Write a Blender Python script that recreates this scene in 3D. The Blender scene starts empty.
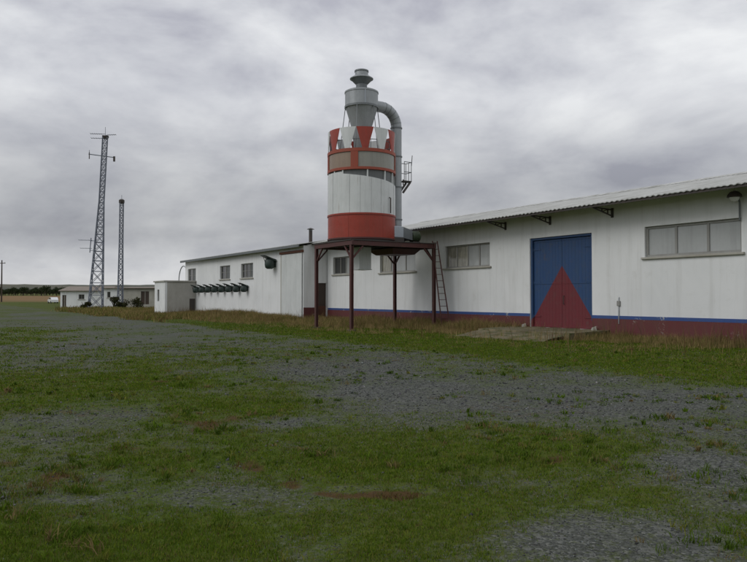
import bpy, math, random
import numpy as np
from mathutils import Vector, Matrix

R = math.radians
PI = math.pi
random.seed(7)
rng = np.random.default_rng(11)
scene = bpy.context.scene
C = scene.collection

# ------------------------------------------------------------------ camera, sky, sun, exposure
cam_data = bpy.data.cameras.new("camera")
cam = bpy.data.objects.new("camera", cam_data)
C.objects.link(cam)
cam.location = (0, 0, 1.6)
cam.rotation_euler = (R(90 + 1.31), 0, 0)
cam_data.sensor_width = 36
cam_data.lens = 36 * 700 / 747
cam_data.clip_start = 0.1
cam_data.clip_end = 12000
scene.camera = cam

SUN_DIR = Vector((-0.72, -0.30, 0.63)).normalized()
SUN_EL = math.asin(SUN_DIR.z)
SUN_ROT = math.atan2(SUN_DIR.x, SUN_DIR.y)

world = bpy.data.worlds.new("World")
scene.world = world
world.use_nodes = True
wn, wl = world.node_tree.nodes, world.node_tree.links
wn.clear()


def wnode(t, **kw):
    n = wn.new(t)
    for k, v in kw.items():
        setattr(n, k, v)
    return n


def wmath(op, a, b=None, clamp=False):
    n = wnode("ShaderNodeMath", operation=op, use_clamp=clamp)
    for i, x in enumerate((a, b)):
        if x is None:
            continue
        if isinstance(x, (int, float)):
            n.inputs[i].default_value = x
        else:
            wl.new(x, n.inputs[i])
    return n.outputs[0]


w_out = wnode("ShaderNodeOutputWorld")
w_bg = wnode("ShaderNodeBackground")
w_bg.inputs["Strength"].default_value = 0.108
w_sky = wnode("ShaderNodeTexSky", sky_type="NISHITA", sun_disc=False)
w_sky.sun_elevation = SUN_EL
w_sky.sun_rotation = SUN_ROT
w_tc = wnode("ShaderNodeTexCoord")
w_sep = wnode("ShaderNodeSeparateXYZ")
wl.new(w_tc.outputs["Generated"], w_sep.inputs[0])
zz = wmath("MAXIMUM", w_sep.outputs[2], 0.0)
den = wmath("ADD", zz, 0.20)
px_ = wmath("DIVIDE", w_sep.outputs[0], den)
py_ = wmath("DIVIDE", w_sep.outputs[1], den)
w_comb = wnode("ShaderNodeCombineXYZ")
wl.new(px_, w_comb.inputs[0])
wl.new(py_, w_comb.inputs[1])
w_comb.inputs[2].default_value = 3.7


def wnoise(scale, detail, rough, dist, off):
    mp = wnode("ShaderNodeMapping")
    mp.inputs["Location"].default_value = off
    wl.new(w_comb.outputs[0], mp.inputs[0])
    n = wnode("ShaderNodeTexNoise")
    n.inputs["Scale"].default_value = scale
    n.inputs["Detail"].default_value = detail
    n.inputs["Roughness"].default_value = rough
    n.inputs["Distortion"].default_value = dist
    wl.new(mp.outputs[0], n.inputs["Vector"])
    return n.outputs[0]


n_big = wnoise(0.75, 3, 0.5, 0.4, (2.1, 0.4, 0))
n_mid = wnoise(1.7, 7, 0.55, 0.15, (5.3, 1.7, 0))


def wlump(scale, detail, rough, off):
    """cloud lumps on the dome, flattened; off shifts where they lie"""
    mp = wnode("ShaderNodeMapping")
    mp.inputs["Location"].default_value = off
    mp.inputs["Scale"].default_value = (1, 1, 2.1)
    wl.new(w_tc.outputs["Generated"], mp.inputs[0])
    n = wnode("ShaderNodeTexNoise")
    n.inputs["Scale"].default_value = scale
    n.inputs["Detail"].default_value = detail
    n.inputs["Roughness"].default_value = rough
    n.inputs["Distortion"].default_value = 0.25
    wl.new(mp.outputs[0], n.inputs["Vector"])
    return n.outputs[0]


LO = (0.35, 1.9, 0.6)
l_a = wlump(3.4, 8, 0.55, LO)
l_up = wlump(3.4, 5, 0.5, (LO[0], LO[1], LO[2] + 0.09))
l_c = wlump(9.0, 6, 0.55, (3.1, 0.2, 1.7))
relief = wmath("MULTIPLY", wmath("SUBTRACT", l_a, l_up), 0.26)
mixv = wmath("ADD", wmath("ADD", wmath("MULTIPLY", n_big, 0.24), wmath("MULTIPLY", n_mid, 0.16)), wmath("ADD", wmath("MULTIPLY", l_a, 0.43), wmath("MULTIPLY", l_c, 0.17)))
mixv = wmath("ADD", mixv, relief)
w_ramp = wnode("ShaderNodeValToRGB")
wl.new(mixv, w_ramp.inputs[0])
el = w_ramp.color_ramp.elements
el[0].position = 0.365
el[0].color = (4.0, 4.05, 4.55, 1)
el[1].position = 0.62
el[1].color = (7.9, 8.0, 8.05, 1)
e = el.new(0.445)
e.color = (5.3, 5.4, 5.75, 1)
e = el.new(0.535)
e.color = (6.7, 6.8, 7.0, 1)
# layered overcast: the deck is greyer low down, with a paler gap right above the horizon, the same all round
w_elev = wnode("ShaderNodeValToRGB")
wl.new(zz, w_elev.inputs[0])
ee = w_elev.color_ramp.elements
ee[0].position = 0.0
ee[0].color = (0.98, 0.97, 0.95, 1)
ee[1].position = 0.42
ee[1].color = (1.12, 1.12, 1.12, 1)
for p_, v_ in ((0.04, 0.86), (0.085, 0.64), (0.15, 0.70), (0.27, 1.0)):
    q = ee.new(p_)
    q.color = (v_, v_, v_ * 1.01, 1)
w_mul = wnode("ShaderNodeMixRGB", blend_type="MULTIPLY")
w_mul.inputs[0].default_value = 1
wl.new(w_ramp.outputs[0], w_mul.inputs[1])
wl.new(w_elev.outputs[0], w_mul.inputs[2])
w_mix = wnode("ShaderNodeMixRGB")
w_mix.inputs[0].default_value = 0.95
wl.new(w_sky.outputs[0], w_mix.inputs[1])
wl.new(w_mul.outputs[0], w_mix.inputs[2])
wl.new(w_mix.outputs[0], w_bg.inputs["Color"])
wl.new(w_bg.outputs[0], w_out.inputs[0])

sun_data = bpy.data.lights.new("sun", "SUN")
sun_data.energy = 0.75
sun_data.angle = R(28)
sun_data.color = (1.0, 0.985, 0.96)
sun = bpy.data.objects.new("sun", sun_data)
C.objects.link(sun)
sun.rotation_euler = (-SUN_DIR).to_track_quat("-Z", "Y").to_euler()

scene.view_settings.view_transform = "Standard"
scene.view_settings.look = "None"
scene.view_settings.exposure = 0
scene.view_settings.gamma = 1
scene.view_settings.use_curve_mapping = False


# ------------------------------------------------------------------ materials
class Mat:
    def __init__(self, name):
        self.m = bpy.data.materials.new(name)
        self.m.use_nodes = True
        self.n = self.m.node_tree.nodes
        self.l = self.m.node_tree.links
        self.b = self.n["Principled BSDF"]

    def new(self, t, **kw):
        x = self.n.new(t)
        for k, v in kw.items():
            setattr(x, k, v)
        return x

    def link(self, a, b):
        self.l.new(a, b)

    def val(self, a, sock):
        if isinstance(a, (int, float)):
            sock.default_value = a
        elif isinstance(a, tuple):
            sock.default_value = a if len(a) == 4 else (*a, 1)
        else:
            self.l.new(a, sock)

    def coord(self, kind="Object", scale=(1, 1, 1)):
        if kind == "World":
            src = self.new("ShaderNodeNewGeometry").outputs["Position"]
        else:
            src = self.new("ShaderNodeTexCoord").outputs[kind]
        mp = self.new("ShaderNodeMapping")
        mp.inputs["Scale"].default_value = scale
        self.link(src, mp.inputs[0])
        return mp.outputs[0]

    def noise(self, co, scale, detail=4, rough=0.55, dist=0.0):
        x = self.new("ShaderNodeTexNoise")
        x.inputs["Scale"].default_value = scale
        x.inputs["Detail"].default_value = detail
        x.inputs["Roughness"].default_value = rough
        x.inputs["Distortion"].default_value = dist
        self.link(co, x.inputs["Vector"])
        return x.outputs[0]

    def ramp(self, f, stops):
        x = self.new("ShaderNodeValToRGB")
        e = x.color_ramp.elements
        while len(e) < len(stops):
            e.new(0.5)
        for q, (p, c) in zip(e, stops):
            q.position = p
            if isinstance(c, (int, float)):
                c = (c, c, c)
            q.color = (*c, 1)
        self.link(f, x.inputs[0])
        return x.outputs[0]

    def mix(self, f, a, b, mode="MIX"):
        x = self.new("ShaderNodeMixRGB", blend_type=mode)
        self.val(f, x.inputs[0])
        self.val(a, x.inputs[1])
        self.val(b, x.inputs[2])
        return x.outputs[0]

    def math(self, op, a, b=0.0, clamp=False):
        x = self.new("ShaderNodeMath", operation=op, use_clamp=clamp)
        self.val(a, x.inputs[0])
        self.val(b, x.inputs[1])
        return x.outputs[0]

    def bump(self, h, strength=0.3, dist=0.02):
        x = self.new("ShaderNodeBump")
        x.inputs["Strength"].default_value = strength
        x.inputs["Distance"].default_value = dist
        self.link(h, x.inputs["Height"])
        self.link(x.outputs[0], self.b.inputs["Normal"])

    def base(self, c):
        self.val(c, self.b.inputs["Base Color"])
        return self

    def rough(self, r):
        self.val(r, self.b.inputs["Roughness"])
        return self


M = {}


def painted(name, col, dirt, rough=0.6, wear=0.5, scale=1.0, metal=0.0, rust=None, bump=0.15, streaks=(3.5, 0.6), chips=None, runs=0.0, dents=0.0):
    """paint or sheet metal with blotches, vertical weather streaks and a little rust"""
    m = Mat(name)
    co = m.coord("Object")
    st = m.coord("Object", (streaks[0], streaks[0], 0.35))
    big = m.noise(co, 0.7 * scale, 5, 0.6)
    fine = m.noise(co, 9 * scale, 5, 0.6)
    streak = m.noise(st, 1.6 * scale, 5, 0.65)
    f = m.math("MULTIPLY", m.ramp(big, [(0.35, 0.0), (0.7, 1.0)]), 0.5)
    f = m.math("ADD", f, m.math("MULTIPLY", m.ramp(streak, [(0.45, 0.0), (0.72, 1.0)]), streaks[1]))
    f = m.math("MULTIPLY", f, wear, True)
    c = m.mix(f, col, dirt)
    c = m.mix(m.math("MULTIPLY", m.ramp(fine, [(0.3, 0.0), (0.8, 1.0)]), 0.25 * wear), c, dirt)
    if runs:
        rn = m.noise(m.coord("Object", (7, 7, 0.45)), 1.4, 6, 0.6)
        rm = m.math("MULTIPLY", m.ramp(rn, [(0.60, 0.0), (0.74, 1.0)]), m.ramp(m.noise(co, 1.1, 3, 0.5), [(0.42, 0.0), (0.62, runs)]))
        c = m.mix(rm, c, (0.22, 0.13, 0.075))
    if rust:
        rs = m.noise(co, 4.5 * scale, 7, 0.7)
        c = m.mix(m.ramp(rs, [(rust, 0.0), (rust + 0.06, 1.0)]), c, (0.13, 0.05, 0.025))
    if chips:
        cn = m.math("ADD", m.math("MULTIPLY", m.noise(co, 1.7, 3, 0.5), 0.6), m.math("MULTIPLY", m.noise(co, 16, 6, 0.7), 0.5))
        c = m.mix(m.ramp(cn, [(chips[0], 0.0), (chips[0] + 0.02, 1.0)]), c, chips[1])
    m.base(c).rough(rough)
    m.b.inputs["Metallic"].default_value = metal
    if dents:
        fine = m.math("ADD", m.math("MULTIPLY", fine, 0.15), m.math("MULTIPLY", m.noise(co, 1.8, 3, 0.45), dents))
        m.bump(fine, 0.5, 0.05)
    else:
        m.bump(fine, bump, 0.01)
    M[name] = m.m
    return m


# white painted render: blotches, grime running down from the eaves, splash dirt near the ground
m = Mat("white_render")
co = m.coord("Object")
st = m.coord("Object", (2.2, 2.2, 0.16))
big = m.noise(co, 0.35, 6, 0.6, 0.4)
mid = m.noise(co, 2.2, 6, 0.6)
fine = m.noise(co, 26, 4, 0.6)
streak = m.noise(st, 1.5, 6, 0.62)
c = m.mix(m.ramp(big, [(0.35, 0.0), (0.68, 1.0)]), (0.79, 0.80, 0.795), (0.70, 0.715, 0.71))
c = m.mix(m.math("MULTIPLY", m.ramp(streak, [(0.50, 0.0), (0.80, 1.0)]), 0.38), c, (0.45, 0.445, 0.41))
st2 = m.coord("Object", (6.0, 6.0, 0.22))
c = m.mix(m.math("MULTIPLY", m.ramp(m.noise(st2, 1.2, 5, 0.6), [(0.60, 0.0), (0.72, 1.0)]), m.ramp(m.noise(co, 0.8, 3, 0.5), [(0.46, 0.0), (0.62, 0.24)])), c, (0.33, 0.31, 0.26))
c = m.mix(m.math("MULTIPLY", m.ramp(mid, [(0.58, 0.0), (0.75, 1.0)]), 0.28), c, (0.52, 0.51, 0.46))
m.base(c).rough(0.85)
m.bump(m.math("ADD", fine, m.math("MULTIPLY", mid, 1.5)), 0.22, 0.012)
M["white_render"] = m.m

painted("grey_render", (0.48, 0.47, 0.43), (0.26, 0.25, 0.21), 0.9, 0.9, streaks=(0.8, 0.35))
painted("old_render", (0.46, 0.45, 0.40), (0.27, 0.25, 0.20), 0.9, 0.9, streaks=(0.8, 0.35))
painted("maroon_paint", (0.125, 0.022, 0.026), (0.10, 0.045, 0.035), 0.65, 0.8, chips=(0.67, (0.22, 0.17, 0.15)))
painted("blue_paint", (0.028, 0.075, 0.26), (0.05, 0.08, 0.17), 0.6, 0.6, chips=(0.655, (0.36, 0.37, 0.37)))
painted("red_paint", (0.34, 0.035, 0.016), (0.20, 0.04, 0.022), 0.45, 0.7, rust=0.68, runs=0.5, dents=0.8)
painted("orange_paint", (0.33, 0.060, 0.026), (0.19, 0.05, 0.03), 0.55, 0.6, rust=0.66)
painted("white_sheet", (0.66, 0.68, 0.67), (0.44, 0.46, 0.45), 0.45, 0.6, runs=0.55, dents=0.8)
painted("galvanised", (0.36, 0.38, 0.39), (0.22, 0.235, 0.24), 0.48, 0.8, metal=0.45, runs=0.35, dents=0.6)
painted("dark_galvanised", (0.19, 0.205, 0.21), (0.11, 0.12, 0.125), 0.5, 0.7, metal=0.4)
painted("light_galvanised", (0.42, 0.46, 0.50), (0.26, 0.28, 0.30), 0.45, 0.6, metal=0.3)
painted("frame_paint", (0.085, 0.024, 0.022), (0.055, 0.028, 0.022), 0.6, 0.8, rust=0.60)
painted("dark_steel", (0.045, 0.042, 0.04), (0.07, 0.045, 0.03), 0.6, 0.7)
painted("mast_steel", (0.16, 0.18, 0.225), (0.11, 0.12, 0.15), 0.55, 0.6)
painted("cowl_green", (0.022, 0.045, 0.037), (0.05, 0.055, 0.05), 0.5, 0.7, 2.0)
painted("motor_green", (0.05, 0.085, 0.035), (0.05, 0.05, 0.04), 0.5, 0.7, 2.0)
painted("dusty_pane", (0.30, 0.295, 0.255), (0.19, 0.185, 0.16), 0.35, 0.8, 1.4)
painted("tan_pane", (0.30, 0.225, 0.165), (0.21, 0.15, 0.11), 0.4, 0.8, 1.4)
painted("grey_panel", (0.125, 0.135, 0.135), (0.07, 0.075, 0.075), 0.4, 0.7, 1.4)
painted("window_frame", (0.30, 0.30, 0.28), (0.17, 0.16, 0.14), 0.5, 0.6)
painted("blind_pane", (0.42, 0.435, 0.43), (0.25, 0.26, 0.25), 0.07, 0.6, 0.8)
painted("curtain_pane", (0.46, 0.45, 0.38), (0.14, 0.13, 0.10), 0.08, 1.0, 1.0, streaks=(9.0, 1.2))
painted("dark_pane", (0.035, 0.036, 0.036), (0.08, 0.08, 0.072), 0.05, 0.6, 1.2)
painted("brown_door", (0.045, 0.032, 0.024), (0.075, 0.045, 0.03), 0.6, 0.8)
painted("rust_sheet", (0.13, 0.045, 0.024), (0.07, 0.035, 0.022), 0.8, 0.8)
painted("roof_tile_brown", (0.24, 0.20, 0.165), (0.15, 0.13, 0.11), 0.9, 0.9)
painted("white_paint", (0.75, 0.75, 0.73), (0.5, 0.5, 0.47), 0.5, 0.4)
painted("car_paint", (0.72, 0.73, 0.74), (0.6, 0.6, 0.58), 0.25, 0.2)
painted("rubber", (0.02, 0.02, 0.02), (0.04, 0.035, 0.03), 0.8, 0.5)
painted("bark", (0.07, 0.05, 0.035), (0.04, 0.03, 0.022), 0.9, 0.8, 3.0)

# fibre cement roof sheets
m = Mat("roof_sheet")
co = m.coord("Object")
st = m.coord("Object", (3.0, 0.35, 0.35))
c = m.mix(m.ramp(m.noise(st, 1.3, 6, 0.65), [(0.35, 0.0), (0.7, 1.0)]), (0.50, 0.505, 0.49), (0.30, 0.30, 0.28))
c = m.mix(m.math("MULTIPLY", m.ramp(m.noise(co, 1.1, 6, 0.6), [(0.5, 0.0), (0.72, 1.0)]), 0.5), c, (0.20, 0.20, 0.16))
m.base(c).rough(0.85)
M["roof_sheet"] = m.m

# weathered concrete with soil and moss on it
m = Mat("concrete")
co = m.coord("World")
c = m.mix(m.ramp(m.noise(co, 1.1, 7, 0.65), [(0.35, 0.0), (0.65, 1.0)]), (0.20, 0.165, 0.10), (0.10, 0.082, 0.045))
c = m.mix(m.ramp(m.noise(co, 2.3, 7, 0.7), [(0.47, 0.0), (0.60, 1.0)]), c, (0.062, 0.070, 0.020))
m.base(c).rough(0.95)
m.bump(m.noise(co, 14, 6, 0.7), 0.5, 0.03)
M["concrete"] = m.m

# vertex coloured plants
def plant_mat(name, rough=0.75, trans=0.25):
    m = Mat(name)
    at = m.new("ShaderNodeVertexColor")
    at.layer_name = "tint"
    m.base(at.outputs[0]).rough(rough)
    m.b.inputs["Specular IOR Level"].default_value = 0.04
    if trans:
        tr = m.new("ShaderNodeBsdfTranslucent")
        m.link(at.outputs[0], tr.inputs[0])
        ms = m.new("ShaderNodeMixShader")
        ms.inputs[0].default_value = trans
        m.link(m.b.outputs[0], ms.inputs[1])
        m.link(tr.outputs[0], ms.inputs[2])
        out = [x for x in m.n if x.type == "OUTPUT_MATERIAL"][0]
        m.link(ms.outputs[0], out.inputs[0])
    M[name] = m.m


plant_mat("grass_blades")
plant_mat("leaf_clumps", 0.7, 0.15)
plant_mat("loose_stones", 0.8, 0.0)

# ground: moss, gravel, bare soil and far field, mixed by a painted mask of what grows where
m = Mat("ground_mix")
co = m.coord("World")
at = m.new("ShaderNodeVertexColor")
at.layer_name = "cover"
sp = m.new("ShaderNodeSeparateColor")
m.link(at.outputs[0], sp.inputs[0])
grav_a, dirt_a, field_a = sp.outputs[0], sp.outputs[1], sp.outputs[2]
n1 = m.noise(co, 0.9, 6, 0.62)
n2 = m.noise(co, 4.5, 6, 0.65)
n3 = m.noise(co, 24, 4, 0.6)
vor = m.new("ShaderNodeTexVoronoi")
vor.inputs["Scale"].default_value = 52
m.link(co, vor.inputs["Vector"])
vor2 = m.new("ShaderNodeTexVoronoi")
vor2.inputs["Scale"].default_value = 26
m.link(co, vor2.inputs["Vector"])
sep = m.new("ShaderNodeSeparateColor")
m.link(vor.outputs["Color"], sep.inputs[0])
sep2 = m.new("ShaderNodeSeparateColor")
m.link(vor2.outputs["Color"], sep2.inputs[0])
grav = m.ramp(sep.outputs[0], [(0.0, (0.042, 0.044, 0.045)), (0.55, (0.082, 0.086, 0.088)), (0.86, (0.125, 0.13, 0.128)), (1.0, (0.23, 0.23, 0.22))])
grav = m.mix(m.ramp(sep2.outputs[1], [(0.80, 0.0), (0.84, 1.0)]), grav, (0.15, 0.152, 0.15))
grav = m.mix(m.ramp(n2, [(0.3, 0.1), (0.7, 0.6)]), grav, (0.066, 0.072, 0.048))
n0 = m.noise(co, 0.16, 5, 0.6)
moss = m.ramp(n2, [(0.28, (0.036, 0.056, 0.007)), (0.5, (0.062, 0.094, 0.009)), (0.72, (0.100, 0.128, 0.016))])
moss = m.mix(m.ramp(n0, [(0.42, 0.0), (0.62, 0.6)]), moss, (0.098, 0.105, 0.022))
moss = m.mix(m.ramp(n1, [(0.45, 0.0), (0.68, 0.55)]), moss, (0.080, 0.075, 0.026))
moss = m.mix(m.math("MULTIPLY", n3, 0.45), moss, (0.036, 0.048, 0.012))
g = m.math("ADD", grav_a, m.math("MULTIPLY", m.math("SUBTRACT", n2, 0.5), 1.5))
g = m.math("ADD", g, m.math("MULTIPLY", m.math("SUBTRACT", n3, 0.5), 1.9))
g = m.math("ADD", g, m.math("MULTIPLY", m.math("SUBTRACT", n1, 0.5), 1.1))
g = m.math("ADD", g, m.math("MULTIPLY", m.math("SUBTRACT", n0, 0.5), 1.3))
gm = m.ramp(g, [(0.20, 0.0), (0.95, 1.0)])
c = m.mix(gm, moss, grav)
d = m.math("ADD", dirt_a, m.math("MULTIPLY", m.math("SUBTRACT", n2, 0.5), 1.1))
dm = m.ramp(d, [(0.35, 0.0), (0.7, 1.0)])
soil = m.mix(n3, (0.045, 0.028, 0.011), (0.098, 0.062, 0.025))
c = m.mix(dm, c, soil)
fc = m.mix(m.ramp(m.noise(m.coord("World", (0.02, 0.09, 1)), 1.0, 5, 0.6), [(0.35, 0.0), (0.65, 1.0)]), (0.22, 0.13, 0.065), (0.15, 0.11, 0.05))
c = m.mix(field_a, c, fc)
m.base(c).rough(0.9)
m.b.inputs["Specular IOR Level"].default_value = 0.08
hb = m.math("ADD", m.math("MULTIPLY", vor.outputs["Distance"], -1.0), m.math("MULTIPLY", n3, 0.8))
m.bump(hb, 0.6, 0.02)
M["ground_mix"] = m.m

m = Mat("hill_scrub")
co = m.coord("World", (1, 1, 1))
c = m.mix(m.ramp(m.noise(co, 0.012, 7, 0.65), [(0.4, 0.0), (0.6, 1.0)]), (0.035, 0.045, 0.028), (0.085, 0.08, 0.05))
m.base(c).rough(1.0)
M["hill_scrub"] = m.m

# big door leaf: flat painted triangle, blue above and red below
m = Mat("door_paint")
tc = m.new("ShaderNodeTexCoord")
sx = m.new("ShaderNodeSeparateXYZ")
m.link(tc.outputs["Object"], sx.inputs[0])
au = m.math("ABSOLUTE", m.math("SUBTRACT", sx.outputs[0], -0.04))
lim = m.math("SUBTRACT", 2.95, m.math("MULTIPLY", au, 1.38))
tri = m.math("LESS_THAN", sx.outputs[2], lim)
co = m.coord("Object")
st = m.coord("Object", (3, 3, 0.3))
str_ = m.ramp(m.noise(st, 2.0, 6, 0.65), [(0.4, 0.0), (0.75, 0.7)])
blue = m.mix(str_, (0.018, 0.060, 0.165), (0.030, 0.065, 0.125))
red = m.mix(str_, (0.150, 0.018, 0.026), (0.125, 0.026, 0.030))
c = m.mix(tri, blue, red)
c = m.mix(m.math("MULTIPLY", m.ramp(m.noise(co, 5, 6, 0.6), [(0.5, 0.0), (0.8, 1.0)]), 0.3), c, (0.09, 0.075, 0.07))
cn = m.math("ADD", m.math("MULTIPLY", m.noise(co, 1.3, 3, 0.5), 0.6), m.math("MULTIPLY", m.noise(co, 14, 7, 0.72), 0.5))
c = m.mix(m.ramp(cn, [(0.665, 0.0), (0.70, 0.55)]), c, (0.10, 0.06, 0.05))
m.base(c).rough(0.55)
M["door_paint"] = m.m


# ------------------------------------------------------------------ mesh helpers
class MB:
    def __init__(self):
        self.v, self.f = [], []

    def add(self, vs, fs):
        o = len(self.v)
        self.v.extend([tuple(x) for x in vs])
        self.f.extend([tuple(i + o for i in q) for q in fs])
        return self

    def box(self, x0, x1, y0, y1, z0, z1):
        return self.add([(x0, y0, z0), (x1, y0, z0), (x1, y1, z0), (x0, y1, z0), (x0, y0, z1), (x1, y0, z1), (x1, y1, z1), (x0, y1, z1)],
                        [(0, 3, 2, 1), (4, 5, 6, 7), (0, 1, 5, 4), (1, 2, 6, 5), (2, 3, 7, 6), (3, 0, 4, 7)])

    def cbox(self, x0, x1, y0, y1, z0, z1, b=0.01):
        """box with chamfered edges"""
        xs, ys, zs = (x0, x1), (y0, y1), (z0, z1)
        vs, idx = [], {}
        for i in (0, 1):
            for j in (0, 1):
                for k in (0, 1):
                    sx, sy, sz = (1 - 2 * i), (1 - 2 * j), (1 - 2 * k)
                    for ax, p in enumerate([(xs[i], ys[j] + sy * b, zs[k] + sz * b), (xs[i] + sx * b, ys[j], zs[k] + sz * b), (xs[i] + sx * b, ys[j] + sy * b, zs[k])]):
                        idx[(i, j, k, ax)] = len(vs)
                        vs.append(p)
        g = lambda i, j, k, a: idx[(i, j, k, a)]
        fs = []
        for i in (0, 1):
            q = [g(i, 0, 0, 0), g(i, 1, 0, 0), g(i, 1, 1, 0), g(i, 0, 1, 0)]
            fs.append(q if i else q[::-1])
            q = [g(0, i, 0, 1), g(0, i, 1, 1), g(1, i, 1, 1), g(1, i, 0, 1)]
            fs.append(q if i else q[::-1])
            q = [g(0, 0, i, 2), g(1, 0, i, 2), g(1, 1, i, 2), g(0, 1, i, 2)]
            fs.append(q if i else q[::-1])
        for j in (0, 1):
            for k in (0, 1):
                fs.append([g(0, j, k, 1), g(1, j, k, 1), g(1, j, k, 2), g(0, j, k, 2)])
                fs.append([g(j, 0, k, 0), g(j, 1, k, 0), g(j, 1, k, 2), g(j, 0, k, 2)])
                fs.append([g(j, k, 0, 0), g(j, k, 1, 0), g(j, k, 1, 1), g(j, k, 0, 1)])
        for i in (0, 1):
            for j in (0, 1):
                for k in (0, 1):
                    fs.append([g(i, j, k, 0), g(i, j, k, 1), g(i, j, k, 2)])
        return self.add(vs, fs)

    def bar(self, a, b, w, h=None, up=(0, 0, 1)):
        h = h or w
        a, b = Vector(a), Vector(b)
        d = (b - a).normalized()
        u = Vector(up)
        if abs(d.dot(u)) > 0.98:
            u = Vector((1, 0, 0))
        s = d.cross(u).normalized()
        t = s.cross(d)
        vs = []
        for p in (a, b):
            for q in ((-1, -1), (1, -1), (1, 1), (-1, 1)):
                vs.append(p + s * (q[0] * w / 2) + t * (q[1] * h / 2))
        return self.add(vs, [(0, 1, 2, 3), (4, 7, 6, 5), (0, 4, 5, 1), (1, 5, 6, 2), (2, 6, 7, 3), (3, 7, 4, 0)])

    def tube(self, pts, r, n=10, cap=True):
        pts = [Vector(p) for p in pts]
        rs = r if isinstance(r, (list, tuple)) else [r] * len(pts)
        o = len(self.v)
        ref = None
        for i, p in enumerate(pts):
            d = (pts[min(i + 1, len(pts) - 1)] - pts[max(i - 1, 0)]).normalized()
            if ref is None:
                ref = Vector((0, 0, 1)) if abs(d.z) < 0.9 else Vector((1, 0, 0))
            s = d.cross(ref).normalized()
            t = s.cross(d).normalized()
            ref = t
            for k in range(n):
                a = 2 * PI * k / n
                self.v.append(tuple(p + s * (rs[i] * math.cos(a)) + t * (rs[i] * math.sin(a))))
        for i in range(len(pts) - 1):
            for k in range(n):
                k2 = (k + 1) % n
                self.f.append((o + i * n + k, o + i * n + k2, o + (i + 1) * n + k2, o + (i + 1) * n + k))
        if cap:
            self.f.append(tuple(o + k for k in range(n))[::-1])
            e = o + (len(pts) - 1) * n
            self.f.append(tuple(e + k for k in range(n)))
        return self

    def lathe(self, prof, n=32, cx=0, cy=0, capb=True, capt=True):
        o = len(self.v)
        for r, z in prof:
            for k in range(n):
                a = 2 * PI * k / n
                self.v.append((cx + r * math.cos(a), cy + r * math.sin(a), z))
        for i in range(len(prof) - 1):
            for k in range(n):
                k2 = (k + 1) % n
                self.f.append((o + i * n + k, o + i * n + k2, o + (i + 1) * n + k2, o + (i + 1) * n + k))
        if capb:
            self.f.append(tuple(o + k for k in range(n))[::-1])
        if capt:
            e = o + (len(prof) - 1) * n
            self.f.append(tuple(e + k for k in range(n)))
        return self

    def arc(self, r0, r1, a0, a1, zb, zt, n=8, cx=0, cy=0):
        """curved panel; zb, zt numbers or functions of t (0..1); a0, a1 numbers or functions of s (0 bottom, 1 top)"""
        zbf = zb if callable(zb) else (lambda t: zb)
        ztf = zt if callable(zt) else (lambda t: zt)
        af0 = a0 if callable(a0) else (lambda s: a0)
        af1 = a1 if callable(a1) else (lambda s: a1)
        o = len(self.v)
        for i in range(n + 1):
            t = i / n
            for r in (r0, r1):
                for s, z in ((0, zbf(t)), (1, ztf(t))):
                    a = af0(s) + (af1(s) - af0(s)) * t
                    self.v.append((cx + r * math.cos(a), cy + r * math.sin(a), z))
        for i in range(n):
            q = o + i * 4
            p = q + 4
            self.f += [(q + 2, p + 2, p + 3, q + 3), (q, q + 1, p + 1, p), (q + 1, q + 3, p + 3, p + 1), (q, p, p + 2, q + 2)]
        e = o + n * 4
        self.f += [(o, o + 2, o + 3, o + 1), (e, e + 1, e + 3, e + 2)]
        return self

    def build(self, name, mat, parent=None, smooth=None, loc=None):
        me = bpy.data.meshes.new(name)
        me.from_pydata(self.v, [], self.f)
        me.update()
        me.materials.append(M[mat])
        if smooth is not None:
            me.polygons.foreach_set("use_smooth", np.ones(len(me.polygons), bool))
            try:
                me.set_sharp_from_angle(angle=R(smooth))
            except Exception:
                pass
        o = bpy.data.objects.new(name, me)
        C.objects.link(o)
        if parent:
            o.parent = parent
        if loc:
            o.location = loc
        return o


def tag(o, label=None, cat=None, group=None, kind=None):
    for k, v in (("label", label), ("category", cat), ("group", group), ("kind", kind)):
        if v:
            o[k] = v
    return o


def thing(name, label, cat, loc=(0, 0, 0), rz=0.0, group=None):
    o = bpy.data.objects.new(name, None)
    C.objects.link(o)
    o.location = loc
    o.rotation_euler = (0, 0, rz)
    return tag(o, label, cat, group)


def copy_tree(o, parent=None):
    c = o.copy()
    C.objects.link(c)
    c.parent = parent
    for ch in list(o.children):
        copy_tree(ch, c)
    return c


def np_mesh(name, co, loops, starts, totals, mat, tint=None, attr="tint", smooth=False):
    me = bpy.data.meshes.new(name)
    me.vertices.add(len(co))
    me.vertices.foreach_set("co", np.ascontiguousarray(co, np.float32).ravel())
    me.loops.add(len(loops))
    me.loops.foreach_set("vertex_index", np.ascontiguousarray(loops, np.int32))
    me.polygons.add(len(starts))
    me.polygons.foreach_set("loop_start", np.ascontiguousarray(starts, np.int32))
    me.polygons.foreach_set("loop_total", np.ascontiguousarray(totals, np.int32))
    if smooth:
        me.polygons.foreach_set("use_smooth", np.ones(len(starts), bool))
    me.update(calc_edges=True)
    if tint is not None:
        a = me.color_attributes.new(attr, "FLOAT_COLOR", "POINT")
        t4 = np.ones((len(co), 4), np.float32)
        t4[:, :3] = tint
        a.data.foreach_set("color", t4.ravel())
    me.materials.append(M[mat])
    o = bpy.data.objects.new(name, me)
    C.objects.link(o)
    return o


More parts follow.
